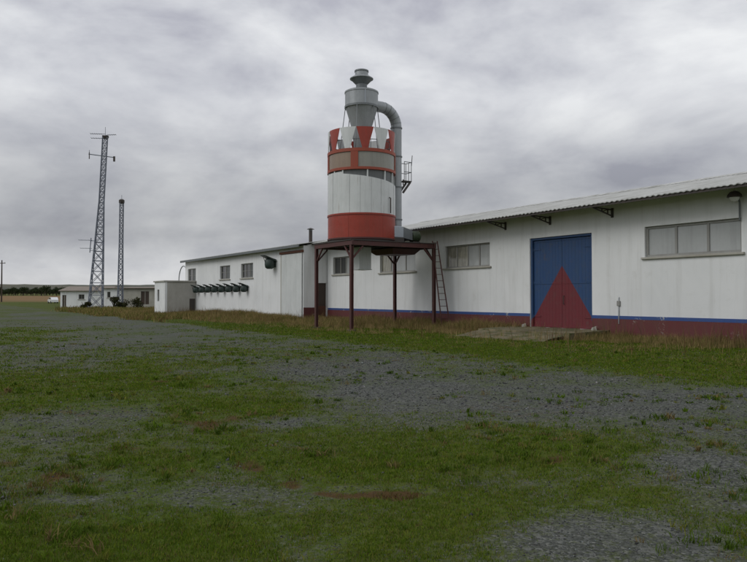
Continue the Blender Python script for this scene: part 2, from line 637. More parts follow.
# ------------------------------------------------------------------ noise and masks in numpy
def vnoise(x, y, seed):
    xi, yi = np.floor(x).astype(np.int64), np.floor(y).astype(np.int64)
    fx, fy = x - xi, y - yi
    fx, fy = fx * fx * (3 - 2 * fx), fy * fy * (3 - 2 * fy)

    def h(a, b):
        n = (a * 374761393 + b * 668265263 + seed * 1442695041) & 0xFFFFFFFF
        n = ((n ^ (n >> 13)) * 1274126177) & 0xFFFFFFFF
        return ((n ^ (n >> 16)) & 0xFFFF) / 65535.0
    return (h(xi, yi) * (1 - fx) + h(xi + 1, yi) * fx) * (1 - fy) + (h(xi, yi + 1) * (1 - fx) + h(xi + 1, yi + 1) * fx) * fy


def fbm(x, y, s, seed, oct=4):
    t, a, tot = 0, 1, 0
    for i in range(oct):
        t = t + a * vnoise(x * s + 31.7 * i, y * s + 17.3 * i, seed + i)
        tot += a
        a *= 0.55
        s *= 2.03
    return t / tot


def sstep(a, b, x):
    t = np.clip((x - a) / (b - a), 0, 1)
    return t * t * (3 - 2 * t)


RZ = math.atan2(-0.845, 0.534)
UX, UY = 0.5342, -0.8453       # along the facade, towards the camera side
VX, VY = 0.8453, 0.5342        # into the building
P0 = (8.0, 30.0)
K0 = (-4.67, 46.7)


def uv(x, y, P=P0):
    dx, dy = x - P[0], y - P[1]
    return dx * UX + dy * UY, dx * VX + dy * VY


def xy(u, v, P=P0):
    return P[0] + u * UX + v * VX, P[1] + u * UY + v * VY


def gp(px, py):
    """point of the flat yard seen at photo position px, py"""
    Y = 1.6 * 700 / (py - 297.0)
    return ((px - 373.5) / 700 * Y, Y)


def patch(px, py, rx, ry, a):
    x, y = gp(px, py)
    x2, y2 = gp(px + rx, py)
    _, yn = gp(px, py + ry)
    _, yf = gp(px, max(py - ry, 299.5))
    return (x, y, abs(x2 - x), max((yf - yn) / 2, 0.05), a)


GRAVEL = [patch(*p) for p in [
    (640, 402, 150, 24, 0.55), (450, 392, 120, 20, 0.5), (340, 370, 90, 12, 0.45), (290, 422, 60, 8, 0.5), (330, 395, 50, 8, 0.25),
    (90, 345, 130, 22, 0.35), (120, 318, 140, 8, 0.4), (560, 535, 85, 30, 0.55), (705, 470, 60, 32, 0.5), (690, 540, 60, 25, 0.4),
    (250, 490, 120, 24, 0.42), (60, 492, 70, 16, 0.35), (300, 535, 60, 18, 0.3), (90, 420, 110, 14, 0.3), (440, 440, 60, 9, 0.25), (400, 415, 90, 10, 0.3),
    (480, 450, 110, 15, -0.55), (600, 445, 90, 13, -0.5), (180, 540, 80, 20, -0.5), (420, 515, 70, 22, -0.4), (265, 402, 70, 10, -0.45),
    (110, 385, 80, 10, -0.3), (150, 455, 60, 10, -0.35), (30, 545, 70, 20, -0.4), (620, 490, 70, 12, -0.35), (350, 455, 60, 9, -0.3), (10, 385, 40, 8, -0.3)]]
DIRT = [patch(*p) for p in [
    (204, 428, 15, 6, 0.95), (195, 421, 18, 3, 0.6), (125, 447, 38, 3, 0.75), (246, 461, 20, 6, 0.75), (256, 449, 10, 3, 0.6), (395, 492, 30, 5, 0.95),
    (30, 488, 45, 12, 0.7), (60, 473, 25, 6, 0.6), (160, 381, 14, 1.6, 0.85), (232, 416, 14, 2.5, 0.5), (5, 462, 20, 6, 0.6), (52, 362, 9, 2, 0.5),
    (295, 476, 16, 4, 0.75), (690, 500, 40, 6, 0.35), (40, 430, 40, 3, 0.35)]]
TRACKS = [[gp(*p) for p in q] for q in [
    [(240, 452), (275, 472), (310, 484), (345, 490), (400, 492), (470, 485), (525, 470), (560, 455)],
    [(540, 456), (590, 468), (630, 483), (690, 500), (740, 512)]]]


def blobs(x, y, L):
    t = 0
    for cx, cy, rx, ry, a in L:
        t = t + a * np.exp(-(((x - cx) / rx) ** 2 + ((y - cy) / ry) ** 2))
    return t


def line_d(x, y, pts):
    best = np.full(np.shape(x), 1e9)
    for (ax, ay), (bx, by) in zip(pts[:-1], pts[1:]):
        dx, dy = bx - ax, by - ay
        t = np.clip(((x - ax) * dx + (y - ay) * dy) / (dx * dx + dy * dy), 0, 1)
        best = np.minimum(best, np.hypot(x - ax - t * dx, y - ay - t * dy))
    return best


def cover(x, y):
    """gravel, bare soil and field shares of the yard"""
    u, v = uv(x, y)
    r = np.hypot(x, y)
    wob = (fbm(x, y, 0.22, 3) - 0.5) * 3.0
    lane = sstep(-9.0, -11.6, v + wob * 0.7) * sstep(-19.5, -14.5, v + wob) * (0.45 + 0.55 * sstep(-26, -8, u))
    left = sstep(-14, -30, u)
    broad = left * sstep(-6.5, -9.5, v + wob) * 0.42
    g = 0.22 + 0.30 * lane + 0.18 * broad + blobs(x, y, GRAVEL)
    g = g + (fbm(x, y, 0.55, 9) - 0.5) * 0.8 + (fbm(x, y, 2.2, 19) - 0.5) * 0.5
    strip = sstep(-10.6, -9.4, v + wob * 0.6)
    g = g * (1 - 0.95 * strip)
    g = np.clip(g, 0, 1)
    d = blobs(x, y, DIRT) * (0.25 + 1.5 * fbm(x, y, 2.6, 57))
    for tr in TRACKS:
        d = d + 0.9 * np.exp(-(line_d(x, y, tr) / 0.11) ** 2) * sstep(0.38, 0.72, fbm(x, y, 0.9, 31))
    d = d + 0.5 * sstep(-3.5, -0.5, v) * sstep(0.6, 0, v)
    d = d + 0.35 * sstep(0.62, 0.74, fbm(x, y, 0.5, 21)) * (1 - strip)
    d = np.clip(d, 0, 1)
    f = sstep(200, 230, r + 25 * (fbm(x, y, 0.02, 6) - 0.5)) * 1.0
    f = f * (1 - 0.9 * sstep(420, 450, r))
    return g, d, f


def far_rise(r):
    return 2.2 * sstep(140, 420, r) + 14 * sstep(420, 1500, r)


def ground_z(x, y):
    r = np.hypot(x, y)
    near = sstep(70, 25, r)
    z = ((fbm(x, y, 0.35, 51) - 0.5) * 0.10 + (fbm(x, y, 2.2, 61, 3) - 0.5) * 0.035) * near
    u, v = uv(x, y)
    for tr in TRACKS:
        z = z - 0.03 * np.exp(-(line_d(x, y, tr) / 0.12) ** 2)
    z = z * sstep(0.5, -2.0, v) - 0.03 * sstep(-2, 0.3, v)
    return z + far_rise(r)


# ------------------------------------------------------------------ ground, hills
fa = np.radians(np.arange(-48, 48.01, 0.22))
ca = np.radians(np.arange(48.18, 312, 3.0))
ang = np.concatenate([fa, ca])
rad = [0.0]
r_ = 1.2
while r_ < 5000:
    rad.append(r_)
    r_ *= 1.02 if r_ < 60 else 1.06
rad = np.array(rad[1:])
A, Rr = np.meshgrid(ang, rad)
X, Y = (Rr * np.sin(A)).ravel(), (Rr * np.cos(A)).ravel()
Z = ground_z(X, Y)
na, nr = len(ang), len(rad)
g_, d_, f_ = cover(X, Y)
co = np.concatenate([np.stack([X, Y, Z], 1), [[0, 0, float(ground_z(np.array([0.0]), np.array([0.0]))[0])]]])
cov = np.concatenate([np.stack([g_, d_, f_], 1), [[0.4, 0, 0]]])
i = np.arange(nr - 1)[:, None] * na
j = np.arange(na)[None, :]
j2 = (j + 1) % na
quads = np.stack([i + j, i + na + j, i + na + j2, i + j2], -1).reshape(-1, 4)[:, ::-1]
ctr = len(co) - 1
tris = np.stack([np.full(na, ctr), (np.arange(na) + 1) % na, np.arange(na)], 1)
loops = np.concatenate([quads.ravel(), tris.ravel()])
tot = np.concatenate([np.full(len(quads), 4), np.full(na, 3)])
starts = np.concatenate([[0], np.cumsum(tot)[:-1]])
gr = np_mesh("ground", co, loops, starts, tot, "ground_mix", cov, "cover", True)
tag(gr, kind="structure")

# a ring of low hills far behind everything
na_, prof = 720, [(900, 0.0), (1250, 0.30), (1700, 0.62), (2200, 0.9), (2600, 1.0), (3300, 0.7), (4200, 0.0)]
th = np.linspace(0, 2 * PI, na_, endpoint=False)
ridge = 38 + 26 * (fbm(np.cos(th) * 5 + 9, np.sin(th) * 5 + 4, 1.0, 77, 5) - 0.45) * 2
V = []
for k, (r0, hh) in enumerate(prof):
    rr = r0 + 120 * (fbm(np.cos(th) * 9, np.sin(th) * 9, 1.0, 90 + k) - 0.5)
    zz_ = far_rise(rr) * (0.985 if hh == 0 else 1.0) - (4 if hh == 0 else 0) + np.maximum(ridge, 12) * hh * 0.55 + 6 * (fbm(np.cos(th) * 30, np.sin(th) * 30, 1.0, 40 + k) - 0.5) * (hh > 0)
    V.append(np.stack([rr * np.sin(th), rr * np.cos(th), zz_], 1))
co = np.concatenate(V)
i = np.arange(len(prof) - 1)[:, None] * na_
j = np.arange(na_)[None, :]
j2 = (j + 1) % na_
q = np.stack([i + j, i + j2, i + na_ + j2, i + na_ + j], -1).reshape(-1, 4)[:, ::-1]
h = np_mesh("hills", co, q.ravel(), np.arange(len(q)) * 4, np.full(len(q), 4), "hill_scrub", None, smooth=True)
tag(h, kind="structure")


# ------------------------------------------------------------------ buildings
def wall_mesh(mb, axis, a0, a1, z0, z1, f0, f1, holes):
    """wall slab with openings; axis 'u': runs along x with y from f0 to f1; axis 'v': runs along y with x from f0 to f1"""
    As = sorted({a0, a1, *[h[0] for h in holes], *[h[1] for h in holes]})
    Zs = sorted({z0, z1, *[h[2] for h in holes], *[h[3] for h in holes]})

    def solid(i, k):
        if not (0 <= i < len(As) - 1 and 0 <= k < len(Zs) - 1):
            return False
        a, z = (As[i] + As[i + 1]) / 2, (Zs[k] + Zs[k + 1]) / 2
        return not any(h[0] < a < h[1] and h[2] < z < h[3] for h in holes)

    def pt(a, f, z):
        return (a, f, z) if axis == "u" else (f, a, z)
    for i in range(len(As) - 1):
        for k in range(len(Zs) - 1):
            if not solid(i, k):
                continue
            a, b, c, d = As[i], As[i + 1], Zs[k], Zs[k + 1]
            q = [pt(a, f0, c), pt(b, f0, c), pt(b, f0, d), pt(a, f0, d)]
            mb.add(q, [(0, 1, 2, 3)])
            mb.add([pt(a, f1, c), pt(b, f1, c), pt(b, f1, d), pt(a, f1, d)], [(0, 3, 2, 1)])
            if not solid(i - 1, k):
                mb.add([pt(a, f0, c), pt(a, f0, d), pt(a, f1, d), pt(a, f1, c)], [(0, 1, 2, 3)])
            if not solid(i + 1, k):
                mb.add([pt(b, f0, c), pt(b, f1, c), pt(b, f1, d), pt(b, f0, d)], [(0, 1, 2, 3)])
            if not solid(i, k - 1):
                mb.add([pt(a, f0, c), pt(a, f1, c), pt(b, f1, c), pt(b, f0, c)], [(0, 1, 2, 3)])
            if not solid(i, k + 1):
                mb.add([pt(a, f0, d), pt(b, f0, d), pt(b, f1, d), pt(a, f1, d)], [(0, 1, 2, 3)])
    return mb


def window(root, u0, u1, z0, z1, vf, mats, fw=0.07, sill=True, splits=None, bars=0):
    """window in a wall whose outer face is y = vf; set back in the opening; > pane, mullion bars in the frame, sill"""
    n = len(mats)
    yb = vf + 0.10
    xs = [u0 + (u1 - u0) * k / n for k in range(n + 1)] if splits is None else [u0] + splits + [u1]
    f = MB()
    f.cbox(u0, u1, yb, yb + 0.07, z1 - fw, z1, 0.008)
    f.cbox(u0, u1, yb, yb + 0.07, z0, z0 + fw, 0.008)
    for k, x in enumerate(xs):
        a = x if k == 0 else (x - fw if k == n else x - fw / 2)
        f.cbox(a, a + fw, yb + 0.002, yb + 0.068, z0 + fw, z1 - fw, 0.008)
    for k in range(bars):
        zz0 = z0 + (z1 - z0) * (k + 1) / (bars + 1)
        f.box(u0 + fw, u1 - fw, yb + 0.012, yb + 0.04, zz0 - 0.015, zz0 + 0.015)
    fr = f.build("window", "window_frame", root)
    for k in range(n):
        a = xs[k] + (fw if k == 0 else fw / 2)
        b = xs[k + 1] - (fw if k == n - 1 else fw / 2)
        MB().box(a, b, yb + 0.045, yb + 0.055, z0 + fw, z1 - fw).build("pane", mats[k], fr)
    if sill:
        MB().cbox(u0 - 0.12, u1 + 0.12, vf - 0.09, vf + 0.10, z0 - 0.085, z0 - 0.003, 0.012).build("sill", "old_render", fr)
    return fr


def corrugated(u0, u1, va, za, vb, zb, period=0.22, amp=0.013, th=0.03):
    """wavy roof sheet from the eave line (va, za) to the ridge (vb, zb)"""
    mb = MB()
    n = int((u1 - u0) / period * 6)
    vs, fs = [], []
    L = 4
    for k in range(n + 1):
        u = u0 + (u1 - u0) * k / n
        w = amp * math.sin(2 * PI * (u - u0) / period)
        for t in range(L + 1):
            v = va + (vb - va) * t / L
            z = za + (zb - za) * t / L + w + 0.006 * math.sin(k * 0.9 + t * 2.1)
            vs.append((u, v, z))
            vs.append((u, v, z - th))
    s = 2 * (L + 1)
    for k in range(n):
        for t in range(L):
            a, b = k * s + 2 * t, (k + 1) * s + 2 * t
            fs.append((a, b, b + 2, a + 2))
            fs.append((a + 1, a + 3, b + 3, b + 1))
        fs.append((k * s, k * s + 1, (k + 1) * s + 1, (k + 1) * s))
    mb.add(vs, fs)
    for e in (0, n):
        mb.f.append(tuple(e * s + 2 * t for t in range(L + 1)) + tuple(e * s + 2 * t + 1 for t in range(L, -1, -1)))
    return mb


def gable(u0, u1, pts):
    """end wall slab between x = u0 and u1 with the outline pts (y, z)"""
    n = len(pts)
    vs = [(u0, y, z) for y, z in pts] + [(u1, y, z) for y, z in pts]
    fs = [tuple(range(n))[::-1], tuple(range(n, 2 * n))]
    for k in range(n):
        k2 = (k + 1) % n
        fs.append((k, k2, n + k2, n + k))
    return MB().add(vs, fs)


# --- warehouse with the big door
SL = 0.21
wh = thing("warehouse", "long white warehouse with big blue and red door and maroon base", "building", (P0[0], P0[1], 0), RZ)
WIN = [(-20.05, -17.45, 3.1, 4.25), (-14.25, -10.6, 3.05, 4.25), (-7.96, -4.46, 3.1, 4.25), (4.22, 7.96, 3.1, 4.25)]
DOOR = (-1.79, 1.71, 0.27, 4.23)
U0, U1 = -20.8, 16.0
mb = wall_mesh(MB(), "u", U0, U1, -0.3, 5.43, 0.0, 0.28, [*WIN, DOOR])
mb.build("wall", "white_render", wh)
gp_ = [(0.283, -0.3), (15.9, -0.3), (15.9, 5.35), (8.0, 6.98), (0.283, 5.4)]
gable(U1 - 0.28, U1 - 0.003, gp_).build("wall", "white_render", wh)
gable(U0 + 0.003, U0 + 0.28, gp_).build("wall", "white_render", wh)
MB().box(U0 + 0.3, U1 - 0.3, 15.62, 15.89, -0.3, 5.3).build("wall", "white_render", wh)
EV, EZ = -1.25, 5.2
rf = corrugated(U0 - 0.15, U1 + 0.3, EV, EZ, 7.95, EZ + SL * 9.2).build("roof", "roof_sheet", wh, 40)
corrugated(U0 - 0.15, U1 + 0.3, 17.2, EZ, 8.05, EZ + SL * 9.2).build("roof", "roof_sheet", wh, 40)
rd = MB()
rd.add([(U0 - 0.15, 7.7, 7.10), (U1 + 0.3, 7.7, 7.10), (U1 + 0.3, 8.0, 7.22), (U0 - 0.15, 8.0, 7.22), (U0 - 0.15, 8.3, 7.10), (U1 + 0.3, 8.3, 7.10)], [(0, 1, 2, 3), (3, 2, 5, 4)])
rd.build("ridge_cap", "roof_sheet", rf)
for v_, z_ in ((EV + 0.08, 5.125), (-0.55, 5.245)):
    MB().box(U0, U1 + 0.2, v_ - 0.03, v_ + 0.03, z_ - 0.045, z_ + 0.045).build("purlin", "dark_steel", rf)
# painted bands at the foot, both sides of the door
for a, b in ((U0 + 0.01, DOOR[0] - 0.003), (DOOR[1] + 0.003, U1)):
    MB().box(a, b, -0.015, 0.02, -0.3, 0.735).build("base_band", "maroon_paint", wh)
    MB().box(a, b, -0.019, 0.02, 0.738, 0.865).build("blue_stripe", "blue_paint", wh)
window(wh, *WIN[0], 0.0, ["dark_pane", "dark_pane", "blind_pane"], splits=[-19.2, -18.5])
window(wh, *WIN[1], 0.0, ["curtain_pane", "blind_pane", "blind_pane"], splits=[-13.2, -11.7])
window(wh, *WIN[2], 0.0, ["curtain_pane", "curtain_pane", "blind_pane", "blind_pane"])
window(wh, *WIN[3], 0.0, ["blind_pane", "blind_pane", "blind_pane"], fw=0.09)
# door: two ribbed sheet leaves with frame, painted triangle across both
d0, d1, dz0, dz1 = DOOR
jm = MB()
jm.cbox(d0, d0 + 0.10, 0.06, 0.24, dz0, dz1, 0.01)
jm.cbox(d1 - 0.10, d1, 0.06, 0.24, dz0, dz1, 0.01)
jm.cbox(d0 + 0.1, d1 - 0.1, 0.06, 0.24, dz1 - 0.1, dz1, 0.01)
dr = jm.build("door", "door_paint", wh)
mid = (d0 + d1) / 2
for a, b in ((d0 + 0.105, mid - 0.006), (mid + 0.006, d1 - 0.105)):
    lf = MB()
    n = 9
    w = (b - a) / n
    for k in range(n):
        x = a + k * w
        lf.cbox(x + 0.001, x + w - 0.001, 0.162, 0.175, dz0 - 0.005, dz1 - 0.11, 0.004)
    lf.box(a, b, 0.176, 0.2, dz0 - 0.005, dz1 - 0.11)
    for z in (dz0 + 0.03, dz0 + 1.9, dz1 - 0.2):
        lf.box(a + 0.004, b - 0.004, 0.146, 0.1605, z, z + 0.06)
    lf.build("door_leaf", "door_paint", dr)
    for z in (dz0 + 0.45, dz0 + 1.95, dz1 - 0.55):
        hx = d0 + 0.1 if a < mid - 1 else d1 - 0.1
        sg = 1 if a < mid - 1 else -1
        MB().box(min(hx, hx + sg * 0.42), max(hx, hx + sg * 0.42), 0.138, 0.145, z, z + 0.06).tube([(hx, 0.13, z - 0.04), (hx, 0.13, z + 0.10)], 0.02, 8).build("hinge", "door_paint", dr)
hd = MB().tube([(mid + 0.12, 0.16, 1.3), (mid + 0.12, 0.10, 1.3), (mid + 0.12, 0.10, 1.65), (mid + 0.12, 0.16, 1.65)], 0.015, 8)
hd.build("handle", "dark_steel", dr)
# little conduit on the wall right of the door
MB().tube([(3.04, -0.03, 0.55), (3.04, -0.03, 1.55), (3.04, 0.02, 1.6)], 0.022, 8).build("conduit", "galvanised", wh, 40)
MB().cbox(2.97, 3.11, -0.07, 0.0, 1.25, 1.45, 0.01).build("junction_box", "window_frame", wh)
# steel brackets that carry the eave above the door
for u in (-3.35, -0.55, 2.75):
    b = MB()
    b.bar((u, 0.0, 5.05), (u, EV + 0.1, 5.09), 0.05, 0.05)
    b.bar((u, 0.0, 4.80), (u, EV + 0.1, 5.07), 0.045, 0.045)
    b.bar((u, -0.28, 4.86), (u, -0.28, 5.05), 0.04, 0.04)
    b.bar((u, -0.62, 4.94), (u, -0.62, 5.06), 0.04, 0.04)
    b.bar((u, -0.28, 5.05), (u, -0.62, 4.94), 0.03, 0.03)
    b.cbox(u - 0.06, u + 0.06, -0.03, 0.01, 4.74, 5.12, 0.006)
    b.build("eave_bracket", "dark_steel", wh)

# landing and ramp of old concrete in front of the door
rp = thing("door_ramp", "low mossy concrete landing and ramp in front of the big door", "ramp", (P0[0], P0[1], 0), RZ)
ld = MB()
n = 14
lv, lf_ = [], []
for k in range(n + 1):
    u = -2.55 + 5.15 * k / n
    for v, z in ((0.09, 0.278), (-1.2, 0.25), (-2.35, 0.22), (-2.4, 0.05), (-2.4, -0.2)):
        lv.append((u, v + 0.06 * math.sin(k * 1.7 + v), z + 0.012 * math.sin(k * 2.3 + v * 3)))
for k in range(n):
    for t in range(4):
        lf_.append((k * 5 + t, (k + 1) * 5 + t, (k + 1) * 5 + t + 1, k * 5 + t + 1)[::-1])
lf_ += [(0, 1, 2, 3, 4)[::-1], tuple(n * 5 + t for t in range(5))]
ld.add(lv, lf_).build("landing", "concrete", rp)
sl = MB()
lv, lf_ = [], []
for k in range(n + 1):
    t_ = k / n
    for s in range(6):
        q = s / 5
        u = (-2.45 + 4.9 * t_) * (1 - q) + (-1.6 + 5.0 * t_) * q
        v = -2.42 - 2.3 * q
        z = 0.15 - 0.16 * q + 0.018 * math.sin(k * 2.1 + s * 1.3)
        lv.append((u, v + 0.08 * math.sin(k * 1.3) * q, z))
for k in range(n):
    for s in range(5):
        lf_.append((k * 6 + s, k * 6 + s + 1, (k + 1) * 6 + s + 1, (k + 1) * 6 + s))
sl.add(lv, lf_)
sl.build("ramp_slope", "concrete", rp)
for k, (u, lab) in enumerate(((-1.98, "small pale guard stone at the left foot of the big door"), (1.95, "small pale guard stone at the right foot of the big door"))):
    s = MB()
    s.add([(-0.12, -0.10, -0.05), (0.11, -0.12, -0.05), (0.13, 0.09, -0.05), (-0.10, 0.12, -0.05), (-0.10, -0.07, 0.13), (0.06, -0.09, 0.19), (0.10, 0.06, 0.16), (-0.06, 0.09, 0.10)],
          [(0, 3, 2, 1), (4, 5, 6, 7), (0, 1, 5, 4), (1, 2, 6, 5), (2, 3, 7, 6), (3, 0, 4, 7)])
    x, y = xy(u, -0.2)
    tag(s.build("guard_stone", "old_render", None, 50, (x, y, 0.24)), lab, "stone", "guard stones at the door")

# wall lamp at the right end
x, y = xy(7.95, -0.02)
lm = thing("wall_lamp", "dark domed lamp on a grey pole, under the eave at far right", "lamp", (x, y, 0), RZ)
MB().tube([(0, -0.05, 4.15), (0, -0.05, 4.75), (0, -0.12, 4.95), (0, -0.28, 5.02)], 0.03, 8).build("lamp_arm", "dark_galvanised", lm, 40)
MB().lathe([(0.05, 5.10), (0.13, 5.08), (0.22, 4.98), (0.24, 4.90), (0.20, 4.895)], 16, 0, -0.34).build("lamp_shade", "dark_steel", lm, 40)
MB().lathe([(0.03, 4.76), (0.11, 4.79), (0.15, 4.85), (0.16, 4.893)], 16, 0, -0.34).build("lamp_glass", "white_paint", lm, 60)
MB().lathe([(0.04, 5.09), (0.06, 5.12), (0.02, 5.16)], 10, 0, -0.34).build("lamp_cap", "white_paint", lm, 60)

# --- long low building at left
lb = thing("annex_building", "long white building with a row of green cowls and three high windows", "building", (K0[0], K0[1], 0), RZ)
LU0 = -25.7
LW = [(-11.15, -8.67, 3.1, 4.25), (-15.98, -13.59, 3.1, 4.25), (-24.9, -22.5, 3.0, 4.3)]
mb = wall_mesh(MB(), "u", LU0, 0.0, -0.3, 5.05, 0.0, 0.28, LW)
mb.build("wall", "white_render", lb)
ed = (1.06, 1.74, 0.0, 2.55)
mb = wall_mesh(MB(), "v", 0.283, 1.80, -0.3, 5.1, -0.28, -0.003, [ed])
# outline of the end wall follows the roof slope above
mb.build("wall", "white_render", lb)
gable(-0.28, -0.003, [(1.803, -0.3), (12.0, -0.3), (12.0, 5.06), (6.8, 6.15), (1.803, 5.4)]).build("wall", "white_render", lb)
gable(-0.279, -0.004, [(0.283, 5.103), (1.8, 5.103), (1.8, 5.38)]).build("wall", "white_render", lb)
gable(LU0 + 0.003, LU0 + 0.28, [(0.283, -0.3), (12.0, -0.3), (12.0, 5.06), (6.8, 6.15), (0.283, 5.05)]).build("wall", "white_render", lb)
MB().box(LU0 + 0.3, -0.3, 11.7, 11.98, -0.3, 5.0).build("wall", "white_render", lb)
LE = (-0.45, 5.06)
SL2 = 0.17
rf = corrugated(LU0 - 0.25, 0.2, LE[0], LE[1] + 0.06, 6.75, LE[1] + 0.06 + SL2 * 7.2).build("roof", "roof_sheet", lb, 40)
corrugated(LU0 - 0.25, 0.2, 13.2, LE[1] + 0.1, 6.85, LE[1] + 0.06 + SL2 * 7.2).build("roof", "roof_sheet", lb, 40)
MB().box(LU0 - 0.2, 0.15, LE[0] - 0.02, LE[0] + 0.05, LE[1] - 0.13, LE[1] + 0.035).build("fascia", "dark_galvanised", rf)
MB().box(-0.003, 0.016, 0.0, 1.055, -0.3, 0.9).build("base_band", "maroon_paint", lb)
window(lb, *LW[0], 0.0, ["dark_pane", "dark_pane", "grey_panel"], bars=1)
window(lb, *LW[1], 0.0, ["dark_pane", "grey_panel"], bars=1)
window(lb, *LW[2], 0.0, ["dark_pane", "grey_panel"], bars=1)
# side door in the end wall: brown sheet above, rusty sheet below
dd = MB()
dd.box(-0.15, -0.10, ed[0], ed[1], 1.0, ed[3])
dd.box(-0.10, -0.085, ed[0] + 0.05, ed[1] - 0.05, 1.1, 1.7)
dd.box(-0.10, -0.085, ed[0] + 0.05, ed[1] - 0.05, 1.8, ed[3] - 0.1)
ddo = dd.build("side_door", "brown_door", lb)
MB().box(-0.14, -0.09, ed[0], ed[1], -0.1, 0.997).build("kick_panel", "rust_sheet", ddo)
# sliding sheet door near the corner, hung from a rail
sd = MB()
for k in range(4):
    a = -3.3 + k * 0.8
    sd.cbox(a + 0.004, a + 0.796, -0.10, -0.05, 0.12, 4.55, 0.01)
sdo = sd.build("sliding_door", "white_sheet", lb)
MB().cbox(-3.6, 0.05, -0.13, -0.003, 4.60, 4.76, 0.01).build("door_rail", "rust_sheet", sdo)
MB().cbox(-3.5, -3.38, -0.07, -0.003, 0.0, 4.55, 0.01).build("stop_post", "old_render", sdo)
# gooseneck pipe at the far end
pts = [(LU0 - 0.02, 0.3, 4.2)] + [(LU0 - 1.6 + 1.5 * math.cos(a), 0.3, 3.2 + 1.5 * math.sin(a)) for a in np.linspace(0.9, PI, 10)] + [(LU0 - 3.1, 0.3, 0.0)]
MB().tube(pts, 0.05, 8).build("gooseneck_pipe", "galvanised", lb, 40)
# stove pipe at the roof corner
sp_ = MB().tube([(-0.15, 0.6, 5.0), (-0.15, 0.6, 6.05)], 0.12, 12).build("stove_pipe", "dark_steel", lb, 40)
MB().lathe([(0.26, 6.16), (0.22, 6.19), (0.04, 6.26)], 14, -0.15, 0.6).build("rain_cap", "dark_steel", sp_, 40)
MB().lathe([(0.13, 6.05), (0.13, 6.16)], 8, -0.15, 0.6).build("cap_support", "dark_galvanised", sp_)


# ventilation cowls on the left building
def cowl(name, label, group, u, z, s):
    """cowl that juts out from the wall: round drum under a flap that rises outwards"""
    x, y = xy(u, 0, K0)
    t = thing(name, label, "cowl", (x, y, z), RZ, group)
    MB().cbox(-0.16 * s, 0.16 * s, -0.04, -0.002, -0.34 * s, 0.12 * s, 0.01).build("wall_plate", "cowl_green", t)
    MB().tube([(0, -0.02, -0.1 * s), (0, -0.22 * s, -0.1 * s)], 0.13 * s, 12).build("spigot", "cowl_green", t, 50)
    MB().lathe([(0.16 * s, -0.46 * s), (0.28 * s, -0.38 * s), (0.31 * s, -0.20 * s), (0.31 * s, 0.08 * s), (0.24 * s, 0.16 * s)], 16, 0, -0.36 * s).build("drum", "cowl_green", t, 50)
    f = MB()
    w0, w1, th = 0.34 * s, 0.30 * s, 0.03 * s
    pr = [(-0.06, 0.0), (-0.34, 0.12), (-0.62, 0.26), (-0.86, 0.36)]
    vs, fs = [], []
    for k, (v, zz1) in enumerate(pr):
        w = w0 + (w1 - w0) * k / 3
        for dz in (0.0, th / s + 0.10 * (1 - k / 3)):
            vs += [(-w, v * s, (zz1 + dz) * s), (w, v * s, (zz1 + dz) * s)]
    for k in range(3):
        o = 4 * k
        fs += [(o, o + 1, o + 5, o + 4), (o + 2, o + 6, o + 7, o + 3), (o, o + 4, o + 6, o + 2), (o + 1, o + 3, o + 7, o + 5)]
    fs += [(0, 2, 3, 1), (12, 13, 15, 14)]
    f.add(vs, fs).build("flap", "cowl_green", t)
    MB().bar((0, -0.60 * s, -0.2 * s), (0, -0.80 * s, 0.30 * s), 0.03).build("stay", "dark_steel", t)
    return t


ordn = ["first", "second", "third", "fourth", "fifth", "sixth", "seventh", "eighth"]
first = None
for k in range(8):
    u = -21.6 + k * (21.6 - 9.75) / 7
    lab = f"{ordn[k]} from left of eight dark green cowls under the two windows"
    if first is None:
        first = cowl("ventilation_cowl", lab, "row of cowls on the white wall", u, 2.38, 0.86)
    else:
        c_ = copy_tree(first)
        x, y = xy(u, 0, K0)
        c_.location = (x, y, 2.38)
        c_["label"] = lab
cowl("exhaust_cowl", "larger dark green cowl high on the wall beside the sliding door", None, -4.6, 4.15, 1.15)

# --- concrete block shed
sh = thing("storage_shed", "small flat roofed shed with white front, beside the long building", "shed", (*xy(-22.4, 0, K0), 0), RZ)
SW = [(-3.0, -2.3, 1.9, 2.5)]
SD = 2.9
mb = wall_mesh(MB(), "u", -3.5, -0.0, -0.3, 3.0, -SD, -SD + 0.2, [(-2.6, -1.9, 1.2, 2.3)])
mb.build("wall", "white_render", sh)
MB().box(-0.2, 0.0, -SD + 0.203, -0.02, -0.3, 3.0).build("wall", "grey_render", sh)
MB().box(-3.5, -3.3, -SD + 0.203, -0.02, -0.3, 3.0).build("wall", "grey_render", sh)
MB().box(-3.297, -0.203, -0.22, -0.02, -0.3, 3.0).build("wall", "grey_render", sh)
window(sh, -2.6, -1.9, 1.2, 2.3, -SD, ["dark_pane"], fw=0.05, sill=False)
MB().cbox(-3.62, 0.12, -SD - 0.12, 0.0, 3.003, 3.13, 0.015).build("roof", "grey_render", sh)
MB().box(0.0, 0.03, -0.62, -0.1, -0.1, 1.45).build("hatch", "dark_steel", sh)

# ------------------------------------------------------------------ tower on its steel frame
TA = (-0.0314 * 33, 33.0)          # nearest leg
tw = thing("silo_tower", "round red and white silo tower raised on a rusty steel frame", "tower", (TA[0], TA[1], 0), RZ)
LU, LV = -3.55, 4.86
CU, CV = LU / 2, 1.63
RT = 1.70
PH0 = R(-31.3)                      # angle that faces the camera


def b2a(deg):
    return PH0 + R(deg)


